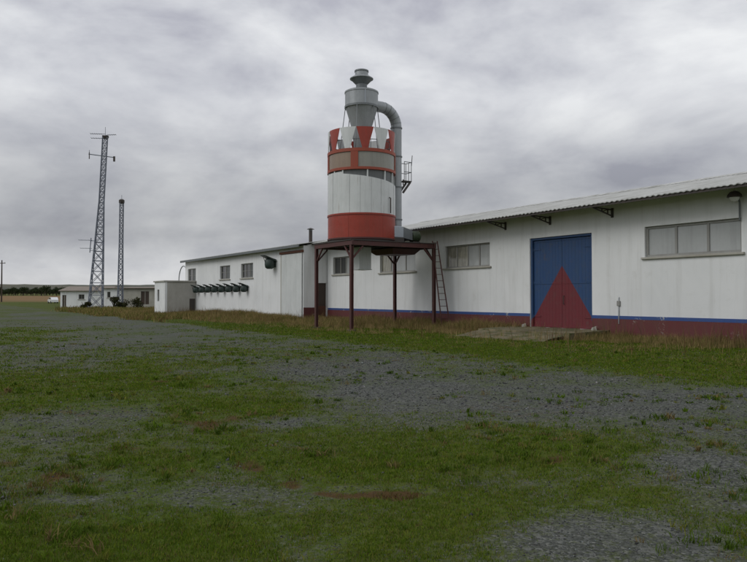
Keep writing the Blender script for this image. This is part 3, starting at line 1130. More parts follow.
for (u, v) in ((0, 0), (LU, 0), (0, LV), (LU, LV)):
    lg = MB()
    s = 0.075
    lg.cbox(u - s, u + s, v - s, v - s + 0.022, -0.3, 4.06, 0.004)
    lg.cbox(u - s, u + s, v + s - 0.022, v + s, -0.3, 4.06, 0.004)
    lg.box(u - 0.012, u + 0.012, v - s + 0.023, v + s - 0.023, -0.3, 4.06)
    lo = lg.build("leg", "frame_paint", tw)
    MB().box(u - 0.16, u + 0.16, v - 0.16, v + 0.16, -0.05, 0.06).build("foot_plate", "dark_steel", lo)
    su, sv = (1 if u == LU else -1), (1 if v == 0 else -1)
    MB().bar((u + su * 0.07, v, 3.45), (u + su * 0.62, v, 4.04), 0.07).build("knee_brace", "frame_paint", tw)
    MB().bar((u, v + sv * 0.07, 3.45), (u, v + sv * 0.62, 4.04), 0.07).build("knee_brace", "frame_paint", tw)
for v in (0, LV):
    MB().cbox(LU - 0.12, 0.12, v - 0.06, v + 0.06, 4.063, 4.29, 0.008).build("beam", "frame_paint", tw)
for u in (0, LU):
    MB().cbox(u - 0.06, u + 0.06, 0.063, LV - 0.063, 4.063, 4.29, 0.008).build("beam", "frame_paint", tw)
for k in range(5):
    v = 0.8 + k * 0.82
    MB().cbox(LU + 0.063, -0.063, v - 0.04, v + 0.04, 4.12, 4.285, 0.006).build("joist", "dark_steel", tw)
MB().box(LU - 0.1, 0.1, -0.1, LV + 0.1, 4.293, 4.33).build("deck", "dark_steel", tw)
# machinery pan slung under the deck and the discharge chute
pn = MB()
pn.add([(-3.0, 2.75, 4.05), (-0.6, 2.75, 4.05), (-0.6, 4.5, 4.05), (-3.0, 4.5, 4.05), (-2.5, 2.95, 3.78), (-0.9, 2.95, 3.78), (-0.9, 4.3, 3.78), (-2.5, 4.3, 3.78)],
       [(0, 1, 2, 3), (4, 7, 6, 5), (0, 4, 5, 1), (1, 5, 6, 2), (2, 6, 7, 3), (3, 7, 4, 0)])
pn.build("drip_pan", "frame_paint", tw)
ch = MB()
ch.cbox(CU - 0.36, CU + 0.36, CV - 0.36, CV + 0.36, 3.0, 4.11, 0.015)
ch.cbox(CU - 0.39, CU + 0.39, CV - 0.39, CV + 0.39, 2.96, 3.0, 0.005)
ch.build("discharge_chute", "white_sheet", tw)
# shell: floor, red band, white staves, dark strip, orange window ring, teeth
MB().lathe([(RT - 0.03, 4.34), (RT - 0.03, 4.42)], 64, CU, CV).build("floor_plate", "dark_steel", tw, 30)
MB().lathe([(RT - 0.12, 4.43), (RT - 0.12, 8.6)], 48, CU, CV).build("inner_drum", "dark_galvanised", tw, 30)
for k in range(6):
    MB().arc(RT - 0.06, RT, b2a(-82 + 60 * k) + 0.002, b2a(-22 + 60 * k) - 0.002, 4.425, 5.66, 16, CU, CV).build("red_panel", "red_paint", tw, 30)
MB().arc(RT, RT + 0.035, 0, 2 * PI, 5.60, 5.68, 72, CU, CV).build("band_rim", "red_paint", tw, 30)
MB().arc(RT, RT + 0.03, 0, 2 * PI, 4.43, 4.50, 72, CU, CV).build("band_rim", "frame_paint", tw, 30)


def top_at(deg):
    d = (deg + 180) % 360 - 180
    if d < -33:
        return 7.70 if d > -95 else 7.15
    return 7.60 - 0.42 * min(1, (d + 33) / 110)


for k in range(20):
    a = -92 + 18 * k
    MB().arc(RT - 0.05, RT + 0.012 * (k % 2), b2a(a) + 0.003, b2a(a + 18) - 0.003, 5.685,
             (lambda t, a=a: top_at(a + 0.01 + 17.98 * t)), 6, CU, CV).build("shell_panel", "white_sheet", tw, 30)
ps = [-76, -52, -33, 10, 43, 66, 100, 140, 180, 220, 250]
for i, a in enumerate(ps):
    a2 = ps[(i + 1) % len(ps)] + (360 if i == len(ps) - 1 else 0)
    MB().arc(RT - 0.11, RT - 0.075, b2a(a) + 0.012, b2a(a2) - 0.012, 7.0, 7.78, 8, CU, CV).build("strip_panel", "grey_panel", tw, 30)
    MB().arc(RT - 0.08, RT - 0.005, b2a(a) - 0.02, b2a(a) + 0.02, 7.05, 7.78, 2, CU, CV).build("strip_post", "white_sheet", tw, 30)
MB().arc(RT - 0.08, RT + 0.03, 0, 2 * PI, 7.785, 7.91, 72, CU, CV).build("ring_rail", "orange_paint", tw, 30)
MB().arc(RT - 0.08, RT + 0.03, 0, 2 * PI, 8.66, 8.82, 72, CU, CV).build("ring_rail", "orange_paint", tw, 30)
rp_ = [-80, -11.7, 84, 150, 216]
for i, a in enumerate(rp_):
    a2 = rp_[(i + 1) % 5] + (360 if i == 4 else 0)
    MB().arc(RT - 0.07, RT + 0.022, b2a(a - 6.2), b2a(a + 6.2), 7.912, 8.658, 4, CU, CV).build("ring_post", "orange_paint", tw, 30)
    MB().arc(RT - 0.04, RT - 0.02, b2a(a + 6.3), b2a(a2 - 6.3), 7.912, 8.658, 14, CU, CV).build("ring_pane", "tan_pane" if i == 0 else "dusty_pane", tw, 30)
MB().lathe([(RT - 0.09, 8.62), (RT - 0.09, 8.70), (0.5, 8.86)], 48, CU, CV).build("top_deck", "dark_galvanised", tw, 30)
for k in range(12):
    c0 = 6 + 30 * k
    MB().arc(RT - 0.03, RT, (lambda s, c0=c0: b2a(c0 - (4.8 if s == 0 else 14.6))), (lambda s, c0=c0: b2a(c0 + (4.8 if s == 0 else 14.6))),
             8.823, 9.86, 6, CU, CV).build("crown_panel", "red_paint" if k % 2 == 0 else "white_sheet", tw, 30)
hp = MB()
ring = [(CU + (RT - 0.1) * math.cos(a), CV + (RT - 0.1) * math.sin(a), 9.28) for a in np.linspace(0, 2 * PI, 49)]
hp.tube(ring, 0.018, 6)
for k in range(24):
    a = 2 * PI * k / 24
    p = (CU + (RT - 0.1) * math.cos(a), CV + (RT - 0.1) * math.sin(a))
    hp.tube([(*p, 8.7), (*p, 9.28)], 0.014, 6)
hp.build("guard_rail", "dark_galvanised", tw, 40)
# small bent pipe on the white shell
a = b2a(53)
cs, sn = math.cos(a), math.sin(a)
MB().tube([(CU + (RT + 0.02) * cs, CV + (RT + 0.02) * sn, 6.5), (CU + (RT + 0.09) * cs, CV + (RT + 0.09) * sn, 6.46), (CU + (RT + 0.09) * cs, CV + (RT + 0.09) * sn, 5.72)], 0.03, 8).build("drain_pipe", "dark_steel", tw, 40)

# cyclone separator standing on the tower
cx_, cy_ = xy(CU, CV, TA)
cy = thing("cyclone_separator", "grey metal cyclone with a flared cap on top of the tower", "cyclone", (cx_, cy_, 0), RZ)
MB().lathe([(0.33, 8.86), (0.52, 10.2), (0.82, 11.2)], 40, capt=False).build("cone", "galvanised", cy, 30)
bd = MB().lathe([(0.84, 11.203), (0.84, 12.0), (0.80, 12.03), (0.3, 12.1)], 40).build("body", "galvanised", cy, 30)
MB().arc(0.84, 0.87, 0, 2 * PI, 11.16, 11.26, 40).build("flange", "dark_galvanised", bd, 30)
MB().arc(0.84, 0.865, 0, 2 * PI, 11.92, 11.99, 40).build("flange", "galvanised", bd, 30)
a = b2a(12)
MB().bar((0.85 * math.cos(a), 0.85 * math.sin(a), 11.26), (0.85 * math.cos(a), 0.85 * math.sin(a), 11.92), 0.05, 0.03).build("seam_strip", "light_galvanised", bd)
MB().lathe([(0.285, 12.1), (0.285, 12.38), (0.56, 12.66)], 28, capt=False).build("neck", "dark_galvanised", cy, 30)
MB().lathe([(0.57, 12.655), (0.60, 12.665), (0.60, 12.69), (0.34, 12.86), (0.33, 13.1), (0.31, 13.12)], 28).build("cap", "galvanised", cy, 30)
MB().arc(0.33, 0.36, 0, 2 * PI, 13.03, 13.10, 28).build("cap_rim", "dark_galvanised", cy, 30)
for d in (-75, -15, 45, 105, 165, 225):
    a = b2a(d)
    MB().tube([(0.84 * math.cos(a), 0.84 * math.sin(a), 11.2), (1.15 * math.cos(a), 1.15 * math.sin(a), 8.78)], 0.022, 6).build("strut", "dark_galvanised", cy, 40)

# air duct from the fan up into the cyclone
dx_, dy_ = xy(CU, CV + 2.13, TA)
dc = thing("air_duct", "thick grey duct bending over into the cyclone beside the tower", "duct", (dx_, dy_, 0), RZ)
RB = 0.95
ZT = 11.42
vp = MB().tube([(0, 0, 4.34), (0, 0, 8.0), (0, 0, ZT - RB)], 0.28, 20).build("straight_pipe", "galvanised", dc, 40)
arcp = [(0, -RB + RB * math.cos(a), ZT - RB + RB * math.sin(a)) for a in np.linspace(0, PI / 2, 17)]
bo = MB().tube(arcp, 0.28, 24, False).build("bend", "galvanised", dc, 60)
for k in range(2, 16, 3):
    p, q = Vector(arcp[k]), Vector(arcp[k + 1])
    MB().tube([p, p + (q - p) * 0.25], 0.288, 24).build("joint_ring", "dark_galvanised", bo, 40)
MB().tube([(0, -RB, ZT), (0, -1.35, ZT)], 0.28, 20).build("inlet_pipe", "galvanised", dc, 40)
for z in (5.6, 7.3, 8.9, 10.4):
    MB().arc(0.28, 0.315, 0, 2 * PI, z, z + 0.06, 20).build("flange", "dark_galvanised", vp, 30)
for z in (6.4, 8.2):
    MB().bar((0, -0.27, z), (0, -0.42, z), 0.06, 0.06).build("clamp", "dark_steel", vp)

# little service basket on the duct
bx, by = xy(CU, CV + 2.13 + 0.285, TA)
bk = thing("service_basket", "small railed basket bracketed to the right side of the duct", "platform", (bx, by, 0), RZ)
fl = MB()
fl.box(-0.26, 0.26, 0.03, 0.09, 7.64, 7.70)
for k in range(4):
    fl.box(-0.26, 0.26, 0.1 + k * 0.09, 0.16 + k * 0.09, 7.66, 7.70)
fl.box(-0.26, 0.26, 0.46, 0.52, 7.64, 7.70)
fl.build("floor", "dark_steel", bk)
rl = MB()
for z in (8.15, 8.68):
    rl.tube([(-0.25, 0.05, z), (-0.25, 0.50, z), (0.25, 0.50, z), (0.25, 0.05, z)], 0.02, 6)
for p in ((-0.25, 0.05), (-0.25, 0.50), (0, 0.50), (0.25, 0.50), (0.25, 0.05)):
    rl.tube([(*p, 7.7), (*p, 8.68)], 0.02, 6)
rl.build("railing", "dark_galvanised", bk, 40)
for u in (-0.2, 0.2):
    MB().bar((u, 0.0, 7.05), (u, 0.46, 7.63), 0.09).build("bracket", "dark_steel", bk)
    MB().bar((u, 0.0, 7.6), (u, 0.03, 7.6), 0.06, 0.3).build("mount", "dark_steel", bk)
MB().tube([(0.25, 0.51, 8.5), (0.25, 0.56, 9.05)], 0.02, 6).build("antenna_rod", "dark_steel", bk, 40)

# fan with motor on the deck, under the duct
fx, fy = xy(CU, CV + 2.13, TA)
fn = thing("fan_unit", "pale grey fan housing with green motor on the frame deck", "fan", (fx, fy, 0), RZ)
hs = MB()
hs.cbox(0.72, 1.2, -1.22, -0.36, 4.60, 5.16, 0.02)
hs.build("housing", "light_galvanised", fn)
MB().cbox(0.70, 1.22, -1.24, -0.34, 4.335, 4.597, 0.015).build("plinth", "dark_steel", fn)
MB().add([(0.45, -0.357, 4.60), (1.15, -0.357, 4.60), (1.15, -0.357, 5.15), (0.45, -0.357, 5.15), (0.40, 0.25, 4.5), (1.1, 0.25, 4.5), (1.1, 0.25, 5.0), (0.40, 0.25, 5.0)],
         [(0, 1, 2, 3), (4, 7, 6, 5), (0, 4, 5, 1), (1, 5, 6, 2), (2, 6, 7, 3), (3, 7, 4, 0)]).build("transition_duct", "dark_galvanised", fn)
MB().tube([(0.8, 0.252, 4.72), (0.8, 0.32, 4.72), (0.8, 0.34, 4.72), (0.8, 0.82, 4.72), (0.8, 0.88, 4.72)], [0.16, 0.16, 0.27, 0.26, 0.18], 16).build("motor", "motor_green", fn, 40)
mb = MB()
for k in range(5):
    mb.tube([(0.8, 0.40 + 0.08 * k, 4.72), (0.8, 0.43 + 0.08 * k, 4.72)], 0.29, 16)
mb.build("cooling_fins", "motor_green", fn, 40)
MB().cbox(0.6, 1.0, 0.38, 0.8, 4.333, 4.46, 0.01).build("motor_foot", "dark_steel", fn)
MB().arc(0.285, 0.45, 0, 2 * PI, 4.335, 4.9, 20).build("scroll_base", "dark_galvanised", fn, 30)

# ladder leaning on the right end of the frame
ldr = thing("ladder", "tapering rusty ladder leaning against the right end of the frame", "ladder", (3.72, 35.75, 0), 0)
bot, top = Vector((0, 0, -0.05)), Vector((-0.60, -0.18, 4.45))
side = Vector((0.95, 0.31, 0)).normalized()
wb, wt = 0.23, 0.13
for s in (-1, 1):
    MB().bar(bot + side * s * wb, top + side * s * wt, 0.035, 0.06).build("rail", "frame_paint", ldr)
for k in range(14):
    t_ = (k + 0.7) / 14
    p = bot.lerp(top, t_)
    w = wb + (wt - wb) * t_
    MB().tube([p - side * w, p + side * w], 0.016, 6).build("rung", "frame_paint", ldr, 40)


# ------------------------------------------------------------------ lattice masts
def mast(name, label, x, y, H, w0, w1, lean, bays, rz, rl_):
    t = thing(name, label, "mast", (x, y, 0), rz)
    cs = ((-1, -1), (1, -1), (1, 1), (-1, 1))

    def at(c, f):
        w = w0 + (w1 - w0) * min(1, f / 0.62) if f < 0.62 else w1
        return Vector((c[0] * w / 2 + lean[0] * f, c[1] * w / 2 + lean[1] * f, H * f))
    for c in cs:
        MB().tube([at(c, 0), at(c, 0.3), at(c, 0.62), at(c, 1)], [rl_, rl_, rl_ * 0.85, rl_ * 0.75], 6).build("leg", "mast_steel", t, 40)
    br = MB()
    fs, f = [0.0], 0.0
    while f < 1:
        w = w0 + (w1 - w0) * min(1, f / 0.62)
        f += max(w * 1.05, 0.75) / H
        fs.append(min(f, 1))
    for a, b in zip(fs[:-1], fs[1:]):
        for k in range(4):
            c, d = cs[k], cs[(k + 1) % 4]
            br.bar(at(c, a), at(d, b), rl_ * 0.9)
            br.bar(at(d, a), at(c, b), rl_ * 0.9)
            br.bar(at(c, b), at(d, b), rl_ * 0.9)
    o = br.build("bracing", "mast_steel", t)
    o["kind"] = "stuff"
    return t


mx, my = -37.7, 95.0
m1 = mast("lattice_mast", "tall tapering steel lattice mast with antennas in front of the far buildings", mx, my, 23.6, 1.75, 0.62, (1.0, 0.3), 20, 0.25, 0.075)


def yagi(parent, p, d, L, n, el, name="antenna"):
    y_ = MB()
    p, d = Vector(p), Vector(d).normalized()
    s = Vector((0, 0, 1)) if n < 0 else d.cross(Vector((0, 0, 1))).normalized()
    n = abs(n)
    y_.tube([p, p + d * L], 0.035, 6)
    for k in range(n):
        q = p + d * (L * (0.25 + 0.75 * k / max(1, n - 1)))
        y_.tube([q - s * el / 2, q + s * el / 2], 0.022, 5)
    return y_.build(name, "mast_steel", parent, 40)


MB().cbox(0.65, 1.45, -0.1, 0.7, 23.55, 23.68, 0.02).build("head_plate", "dark_steel", m1)
MB().lathe([(0.38, 23.3), (0.42, 23.4), (0.42, 23.52), (0.3, 23.55)], 12, 1.02, 0.3).build("head_drum", "dark_steel", m1, 40)
yagi(m1, (1.0, 0.2, 23.9), (-1, 0.1, 0), 1.9, 6, 0.7)
yagi(m1, (1.0, 0.2, 23.3), (-1, 0.1, 0), 1.8, 5, 0.7)
yagi(m1, (1.1, 0.3, 23.8), (1, -0.1, 0.08), 1.3, 5, 0.7)
MB().bar((-1.1, 0.2, 21.05), (2.2, 0.2, 20.75), 0.10).build("crossarm", "mast_steel", m1)
yagi(m1, (-1.0, 0.2, 20.5), (0, 0, 1), 1.1, -1, 0.1)
MB().tube([(2.2, 0.2, 20.9), (2.2, 0.2, 20.2)], 0.14, 8).build("panel_antenna", "dark_steel", m1, 40)
MB().tube([(-1.0, 0.2, 21.3), (-1.0, 0.2, 20.4)], 0.06, 8).build("panel_antenna", "dark_steel", m1, 40)
MB().tube([(1.02, 0.3, 23.6), (1.02, 0.3, 24.9)], 0.03, 6).build("whip_antenna", "mast_steel", m1, 40)
yagi(m1, (-0.5, 0.0, 9.3), (-1, 0.05, 0), 1.7, 4, 0.8)
yagi(m1, (-0.5, 0.0, 8.2), (-1, 0.05, 0), 1.5, 4, 0.8)
MB().tube([(-0.75, -0.3, 7.6), (-0.62, -0.2, 9.6)], 0.06, 8).build("antenna_pole", "mast_steel", m1, 40)
for z in (7.9, 9.2):
    MB().bar((-0.70, -0.27, z), (-0.05, -0.42, z), 0.07).build("standoff", "mast_steel", m1)
m2 = mast("lattice_mast", "shorter slim lattice mast with a dark head above the far bushes", -36.9, 102.0, 15.5, 0.72, 0.5, (0.1, 0), 20, 0.5, 0.06)
MB().lathe([(0.34, 15.25), (0.40, 15.4), (0.40, 15.75), (0.2, 15.9)], 12, 0.1, 0).build("head_drum", "dark_steel", m2, 40)
MB().tube([(0.1, 0, 15.9), (0.1, 0, 16.5)], 0.03, 6).build("lightning_rod", "mast_steel", m2, 40)
pl = thing("utility_pole", "thin dark pole at the left edge beyond the field", "pole", (-96.7, 182, 0.0), 0)
MB().tube([(0, 0, -0.5), (0, 0, 11.2)], [0.22, 0.13], 8).build("pole", "bark", pl, 40)
MB().bar((-0.9, 0, 10.4), (0.9, 0, 10.4), 0.16).build("crossarm", "bark", pl)
for s in (-0.8, 0, 0.8):
    MB().lathe([(0.06, 10.49), (0.09, 10.6), (0.05, 10.75)], 8, s, 0).build("insulator", "white_paint", pl, 40)


# ------------------------------------------------------------------ far buildings
def far_shed(name, label, x, y, rz, w, dp, ze, zr, mat, holes, extra=None):
    t = thing(name, label, "building", (x, y, 0), rz)
    mb = wall_mesh(MB(), "u", 0, w, -0.4, ze, 0, 0.2, [h[:4] for h in holes])
    mb.build("wall", mat, t)
    pts = [(0.203, -0.4), (dp, -0.4), (dp, ze), (dp / 2, zr - 0.12), (0.203, ze)]
    gable(0.003, 0.2, pts).build("wall", mat, t)
    gable(w - 0.2, w - 0.003, pts).build("wall", mat, t)
    s = (zr - ze) / (dp / 2)
    for sgn in (0, 1):
        mb = MB()
        ya, yb = (-0.35, dp / 2 - 0.01) if sgn == 0 else (dp + 0.35, dp / 2 + 0.01)
        za = ze - 0.35 * s + 0.06
        mb.add([(-0.2, ya, za), (w + 0.2, ya, za), (w + 0.2, yb, zr), (-0.2, yb, zr), (-0.2, ya, za - 0.1), (w + 0.2, ya, za - 0.1), (w + 0.2, yb, zr - 0.1), (-0.2, yb, zr - 0.1)],
               [(0, 1, 2, 3), (4, 7, 6, 5), (0, 4, 5, 1), (1, 5, 6, 2), (2, 6, 7, 3), (3, 7, 4, 0)])
        mb.build("roof", "roof_tile_brown", t)
    for h_ in holes:
        if h_[4] == "door":
            d_ = MB().box(h_[0], h_[1], 0.08, 0.12, h_[2], h_[3]).build("door", "brown_door", t)
            MB().box((h_[0] + h_[1]) / 2 - 0.03, (h_[0] + h_[1]) / 2 + 0.03, 0.06, 0.078, h_[2], h_[3]).build("door_post", "old_render", d_)
        else:
            window(t, h_[0], h_[1], h_[2], h_[3], 0, ["dark_pane", "dark_pane"] if h_[1] - h_[0] > 0.9 else ["dark_pane"], fw=0.06)
    return t


far_shed("farm_building", "low white building with one dark window and brown roof, left of the mast", -48.3, 108, 0.0, 7.1, 7, 2.6, 3.3, "white_render",
         [(2.8, 3.7, 1.25, 2.0, "win"), (0.3, 0.9, -0.1, 1.9, "door")])
far_shed("white_store", "pale white store between the two masts with a slit window", -41.1, 106.5, -0.05, 3.0, 7, 2.95, 3.12, "white_render",
         [(0.6, 1.1, 1.5, 2.4, "win")])
far_shed("grey_barn", "long grey barn with a dark double doorway behind the bushes", -38.0, 105.5, -0.05, 7.2, 8, 2.95, 3.2, "old_render",
         [(3.0, 4.25, 0.5, 2.45, "door")])

# small white car at the end of the track
car = thing("parked_car", "small white car parked at the far end of the gravel track", "car", (-76.9, 168, 0.1), R(-52))
cb = MB()
prof = [(-1.9, 0.3), (-1.9, 0.75), (-1.75, 0.9), (-0.95, 0.95), (-0.45, 1.42), (1.0, 1.45), (1.65, 0.98), (1.85, 0.85), (1.88, 0.3)]
n = len(prof)
vs = [(x, -0.78, z) for x, z in prof] + [(x, 0.78, z) for x, z in prof]
fs = [tuple(range(n)), tuple(range(n, 2 * n))[::-1]] + [(k, n + k, n + (k + 1) % n, (k + 1) % n) for k in range(n)]
cb.add(vs, fs).build("body", "car_paint", car)
for s in (-1, 1):
    MB().add([(-0.75, s * 0.79, 1.0), (1.35, s * 0.79, 1.0), (0.9, s * 0.79, 1.36), (-0.38, s * 0.79, 1.36)], [(0, 1, 2, 3)]).build("side_window", "dark_pane", car)
    for x in (-1.2, 1.2):
        MB().tube([(x, s * 0.62, 0.3), (x, s * 0.82, 0.3)], 0.31, 16).build("wheel", "rubber", car, 40)
    MB().box(-1.93, -1.905, s * 0.55 - 0.12, s * 0.55 + 0.12, 0.62, 0.74).build("headlight", "blind_pane", car)


# ------------------------------------------------------------------ plants
def leaf_cloud(cl, n, size, tints, seed, flat=0.7):
    """many small leaf faces spread through clumps (cx, cy, cz, r)"""
    g = np.random.default_rng(seed)
    per = np.array([c[3] ** 2 for c in cl])
    idx = g.choice(len(cl), n, p=per / per.sum())
    c = np.array(cl)[idx]
    d = g.normal(size=(n, 3))
    d /= np.linalg.norm(d, axis=1, keepdims=True)
    rr = c[:, 3:4] * (0.45 + 0.6 * g.random((n, 1)))
    p = c[:, :3] + d * rr * np.array([1, 1, flat])
    a = g.normal(size=(n, 3))
    a /= np.linalg.norm(a, axis=1, keepdims=True)
    b = np.cross(a, d + 0.3 * g.normal(size=(n, 3)))
    b /= np.linalg.norm(b, axis=1, keepdims=True) + 1e-6
    s = size * (0.6 + 0.8 * g.random((n, 1)))
    co = np.stack([p - a * s, p + b * s * 0.6, p + a * s, p - b * s * 0.6], 1).reshape(-1, 3)
    ti = np.array(tints)[g.integers(0, len(tints), n)] * (0.75 + 0.5 * g.random((n, 1)))
    return co, np.repeat(ti, 4, 0)


def leaf_obj(name, co, ti, parent):
    n = len(co) // 4
    o = np_mesh(name, co, np.arange(4 * n), np.arange(n) * 4, np.full(n, 4), "leaf_clumps", ti)
    o.parent = parent
    return o


def tree(label, x, y, z, H, W, seed, group):
    g = random.Random(seed)
    t = thing("tree", label, "tree", (x, y, z), g.random() * 6, group)
    tr = MB()
    tr.tube([(0, 0, -0.3), (0.05 * H * 0.2, 0, H * 0.25), (0.02, 0.05, H * 0.6)], [0.05 * H, 0.035 * H, 0.015 * H], 7)
    for k in range(4):
        a = k * 1.6 + g.random()
        tr.tube([(0, 0, H * 0.22), (math.cos(a) * W * 0.25, math.sin(a) * W * 0.25, H * 0.42), (math.cos(a) * W * 0.38, math.sin(a) * W * 0.38, H * 0.62)], [0.02 * H, 0.014 * H, 0.006 * H], 5)
    tr.build("trunk", "bark", t, 50)
    cl = [(0, 0, H * 0.62, W * 0.34), (0, 0, H * 0.82, W * 0.22)]
    for k in range(7):
        a = g.random() * 6.28
        r = W * (0.18 + 0.2 * g.random())
        cl.append((math.cos(a) * r, math.sin(a) * r, H * (0.35 + 0.45 * g.random()), W * (0.14 + 0.1 * g.random())))
    co, ti = leaf_cloud(cl, 420, 0.055 * H, [(0.022, 0.034, 0.014), (0.035, 0.048, 0.018), (0.045, 0.055, 0.026)], seed, 0.85)
    leaf_obj("crown", co, ti, t)
    return t


protos = []
for k in range(60):
    pxx = -26 + k * 1.7 + random.uniform(-1.2, 1.2)
    Yd = random.uniform(440, 520)
    x = (pxx - 373.5) / 700 * Yd
    zg = float(far_rise(math.hypot(x, Yd)))
    H = random.uniform(3.4, 6.2)
    lab = "dark tree in the tree line beyond the bare field"
    if k < 4:
        protos.append(tree(lab, x, Yd, zg - 0.2, 5.0, 5.2, 100 + k, "trees beyond the field"))
        o = protos[-1]
    else:
        o = copy_tree(random.choice(protos))
        o.location = (x, Yd, zg - 0.2)
        o.rotation_euler = (0, 0, random.random() * 6)
    s = H / 5.0
    o.scale = (s * random.uniform(0.9, 1.5), s * random.uniform(0.9, 1.5), s)
tree("taller round dark tree standing above the tree line, left of far buildings", (45 - 373.5) / 700 * 430, 430, float(far_rise(np.array(470.0))) - 0.2, 7.2, 6.6, 131, None)


def bush(label, x, y, H, W, seed, group):
    t = thing("bush", label, "bush", (x, y, 0), 0, group)
    st_ = MB()
    g = random.Random(seed)
    for k in range(7):
        a = g.random() * 6.28
        st_.tube([(0, 0, -0.1), (math.cos(a) * W * 0.2, math.sin(a) * W * 0.2, H * 0.4), (math.cos(a) * W * 0.4, math.sin(a) * W * 0.4, H * 0.8)], [0.04, 0.03, 0.01], 5)
    st_.build("stems", "bark", t, 50)
    cl = []
    for k in range(9):
        a = g.random() * 6.28
        r = W * 0.42 * math.sqrt(g.random())
        cl.append((math.cos(a) * r, math.sin(a) * r, H * (0.2 + 0.5 * g.random()), W * 0.19))
    co, ti = leaf_cloud(cl, 900, 0.10, [(0.03, 0.035, 0.014), (0.045, 0.05, 0.018), (0.055, 0.05, 0.025)], seed, 0.9)
    leaf_obj("foliage", co, ti, t)
    return t


bush("broad dark bush in front of the grey barn, below its doorway", -34.3, 100.5, 1.6, 3.2, 5, "bushes at the far buildings")
bush("upright dark bush at the foot of the shorter slim mast", -37.0, 100.0, 2.3, 1.9, 6, "bushes at the far buildings")
bush("low dark bush between the slim mast and the broad bush", -35.7, 99.5, 1.3, 1.8, 8, "bushes at the far buildings")
bush("small scruffy bush at the foot of the tall tapering mast", -38.6, 94.0, 1.2, 1.6, 9, "bushes at the far buildings")


def in_view(x, y, m=0.38):
    return (np.abs(x) < (0.5336 + m) * y + 0.6) & (y > 1.0)


def blades_obj(name, P, H, Wd, lean, tint_lo, tint_hi, kind="stuff"):
    """one bent blade (quad + tip) for each point"""
    n = len(P)
    a = rng.random(n) * 2 * PI
    la = rng.random(n) * 2 * PI
    ln = lean * (0.3 + rng.random(n)) * H
    sx_, sy_ = np.cos(a) * Wd / 2, np.sin(a) * Wd / 2
    mx_, my_ = np.cos(la) * ln * 0.35, np.sin(la) * ln * 0.35
    tx, ty = np.cos(la) * ln, np.sin(la) * ln
    co = np.empty((n, 5, 3))
    x, y, z = P.T
    co[:, 0] = np.stack([x - sx_, y - sy_, z - 0.01], 1)
    co[:, 1] = np.stack([x + sx_, y + sy_, z - 0.01], 1)
    co[:, 2] = np.stack([x + mx_ + sx_ * 0.75, y + my_ + sy_ * 0.75, z + H * 0.55], 1)
    co[:, 3] = np.stack([x + mx_ - sx_ * 0.75, y + my_ - sy_ * 0.75, z + H * 0.55], 1)
    co[:, 4] = np.stack([x + tx, y + ty, z + H * np.sqrt(np.clip(1 - (ln / H * 0.6) ** 2, 0.2, 1))], 1)
    b = np.arange(n)[:, None] * 5
    loops = np.concatenate([b + 0, b + 1, b + 2, b + 3, b + 3, b + 2, b + 4], 1).ravel()
    tot = np.tile([4, 3], n)
    starts = np.concatenate([[0], np.cumsum(tot)[:-1]])
    t = tint_lo + (tint_hi - tint_lo) * rng.random((n, 1))
    o = np_mesh(name, co.reshape(-1, 3), loops, starts, tot, "grass_blades", np.repeat(t, 5, 0))
    return tag(o, kind=kind)


def cols(n, choices, w):
    c = np.array(choices)[rng.choice(len(choices), n, p=np.array(w) / sum(w))]
    return c


# tall dry grass along the walls, thinning out towards the yard
N = 42000
u = rng.uniform(-52, 14, N)
v = -np.abs(rng.exponential(2.1, N))
base_v = np.where(u < -20.8, -1.8, 0.0)
v = v + base_v - 0.03
x, y = xy(u, v)
cl_ = fbm(x, y, 0.55, 5)
hh_side = sstep(2, 8, u)
keep = (v > -7.5) & (rng.random(N) > 0.45 * hh_side) & (rng.random(N) < sstep(0.30, 0.62, cl_ + 0.16 * (v > base_v - 2.0)))
keep &= ~((u > -2.7) & (u < 3.2) & (v > -4.4) & (rng.random(N) < 0.62 + 0.33 * ((v > -3.2) & (u > -2.0) & (u < 2.3))))
keep &= ~((u > -46) & (u < -43.0) & (v > -4.8))
keep &= in_view(x, y)
u, v, x, y, base_v = u[keep], v[keep], x[keep], y[keep], base_v[keep]
nb = 7
n = len(x)
hh = (1 - 0.42 * sstep(1.5, 4.5, u)) * (0.11 + 0.52 * rng.random(n) * np.exp((v - base_v) * 0.20)) * (0.15 + 1.6 * fbm(x, y, 0.45, 15))
P = np.stack([x, y, ground_z(x, y)], 1)
P = np.repeat(P, nb, 0)
P[:, :2] += rng.normal(0, 0.10, (n * nb, 2))
H = np.repeat(hh, nb) * rng.uniform(0.5, 1.2, n * nb)
d_ = np.hypot(P[:, 0], P[:, 1])
Wd = np.clip(0.011 * d_ / 30, 0.009, 0.026)
tl = np.repeat(cols(n, [(0.32, 0.235, 0.11), (0.22, 0.175, 0.065), (0.115, 0.135, 0.028), (0.16, 0.105, 0.05)], [4.5, 3.5, 2.2, 1.5]), nb, 0)
blades_obj("dry_grass", P, H, Wd, 0.55, tl * 0.7, tl * 1.35)

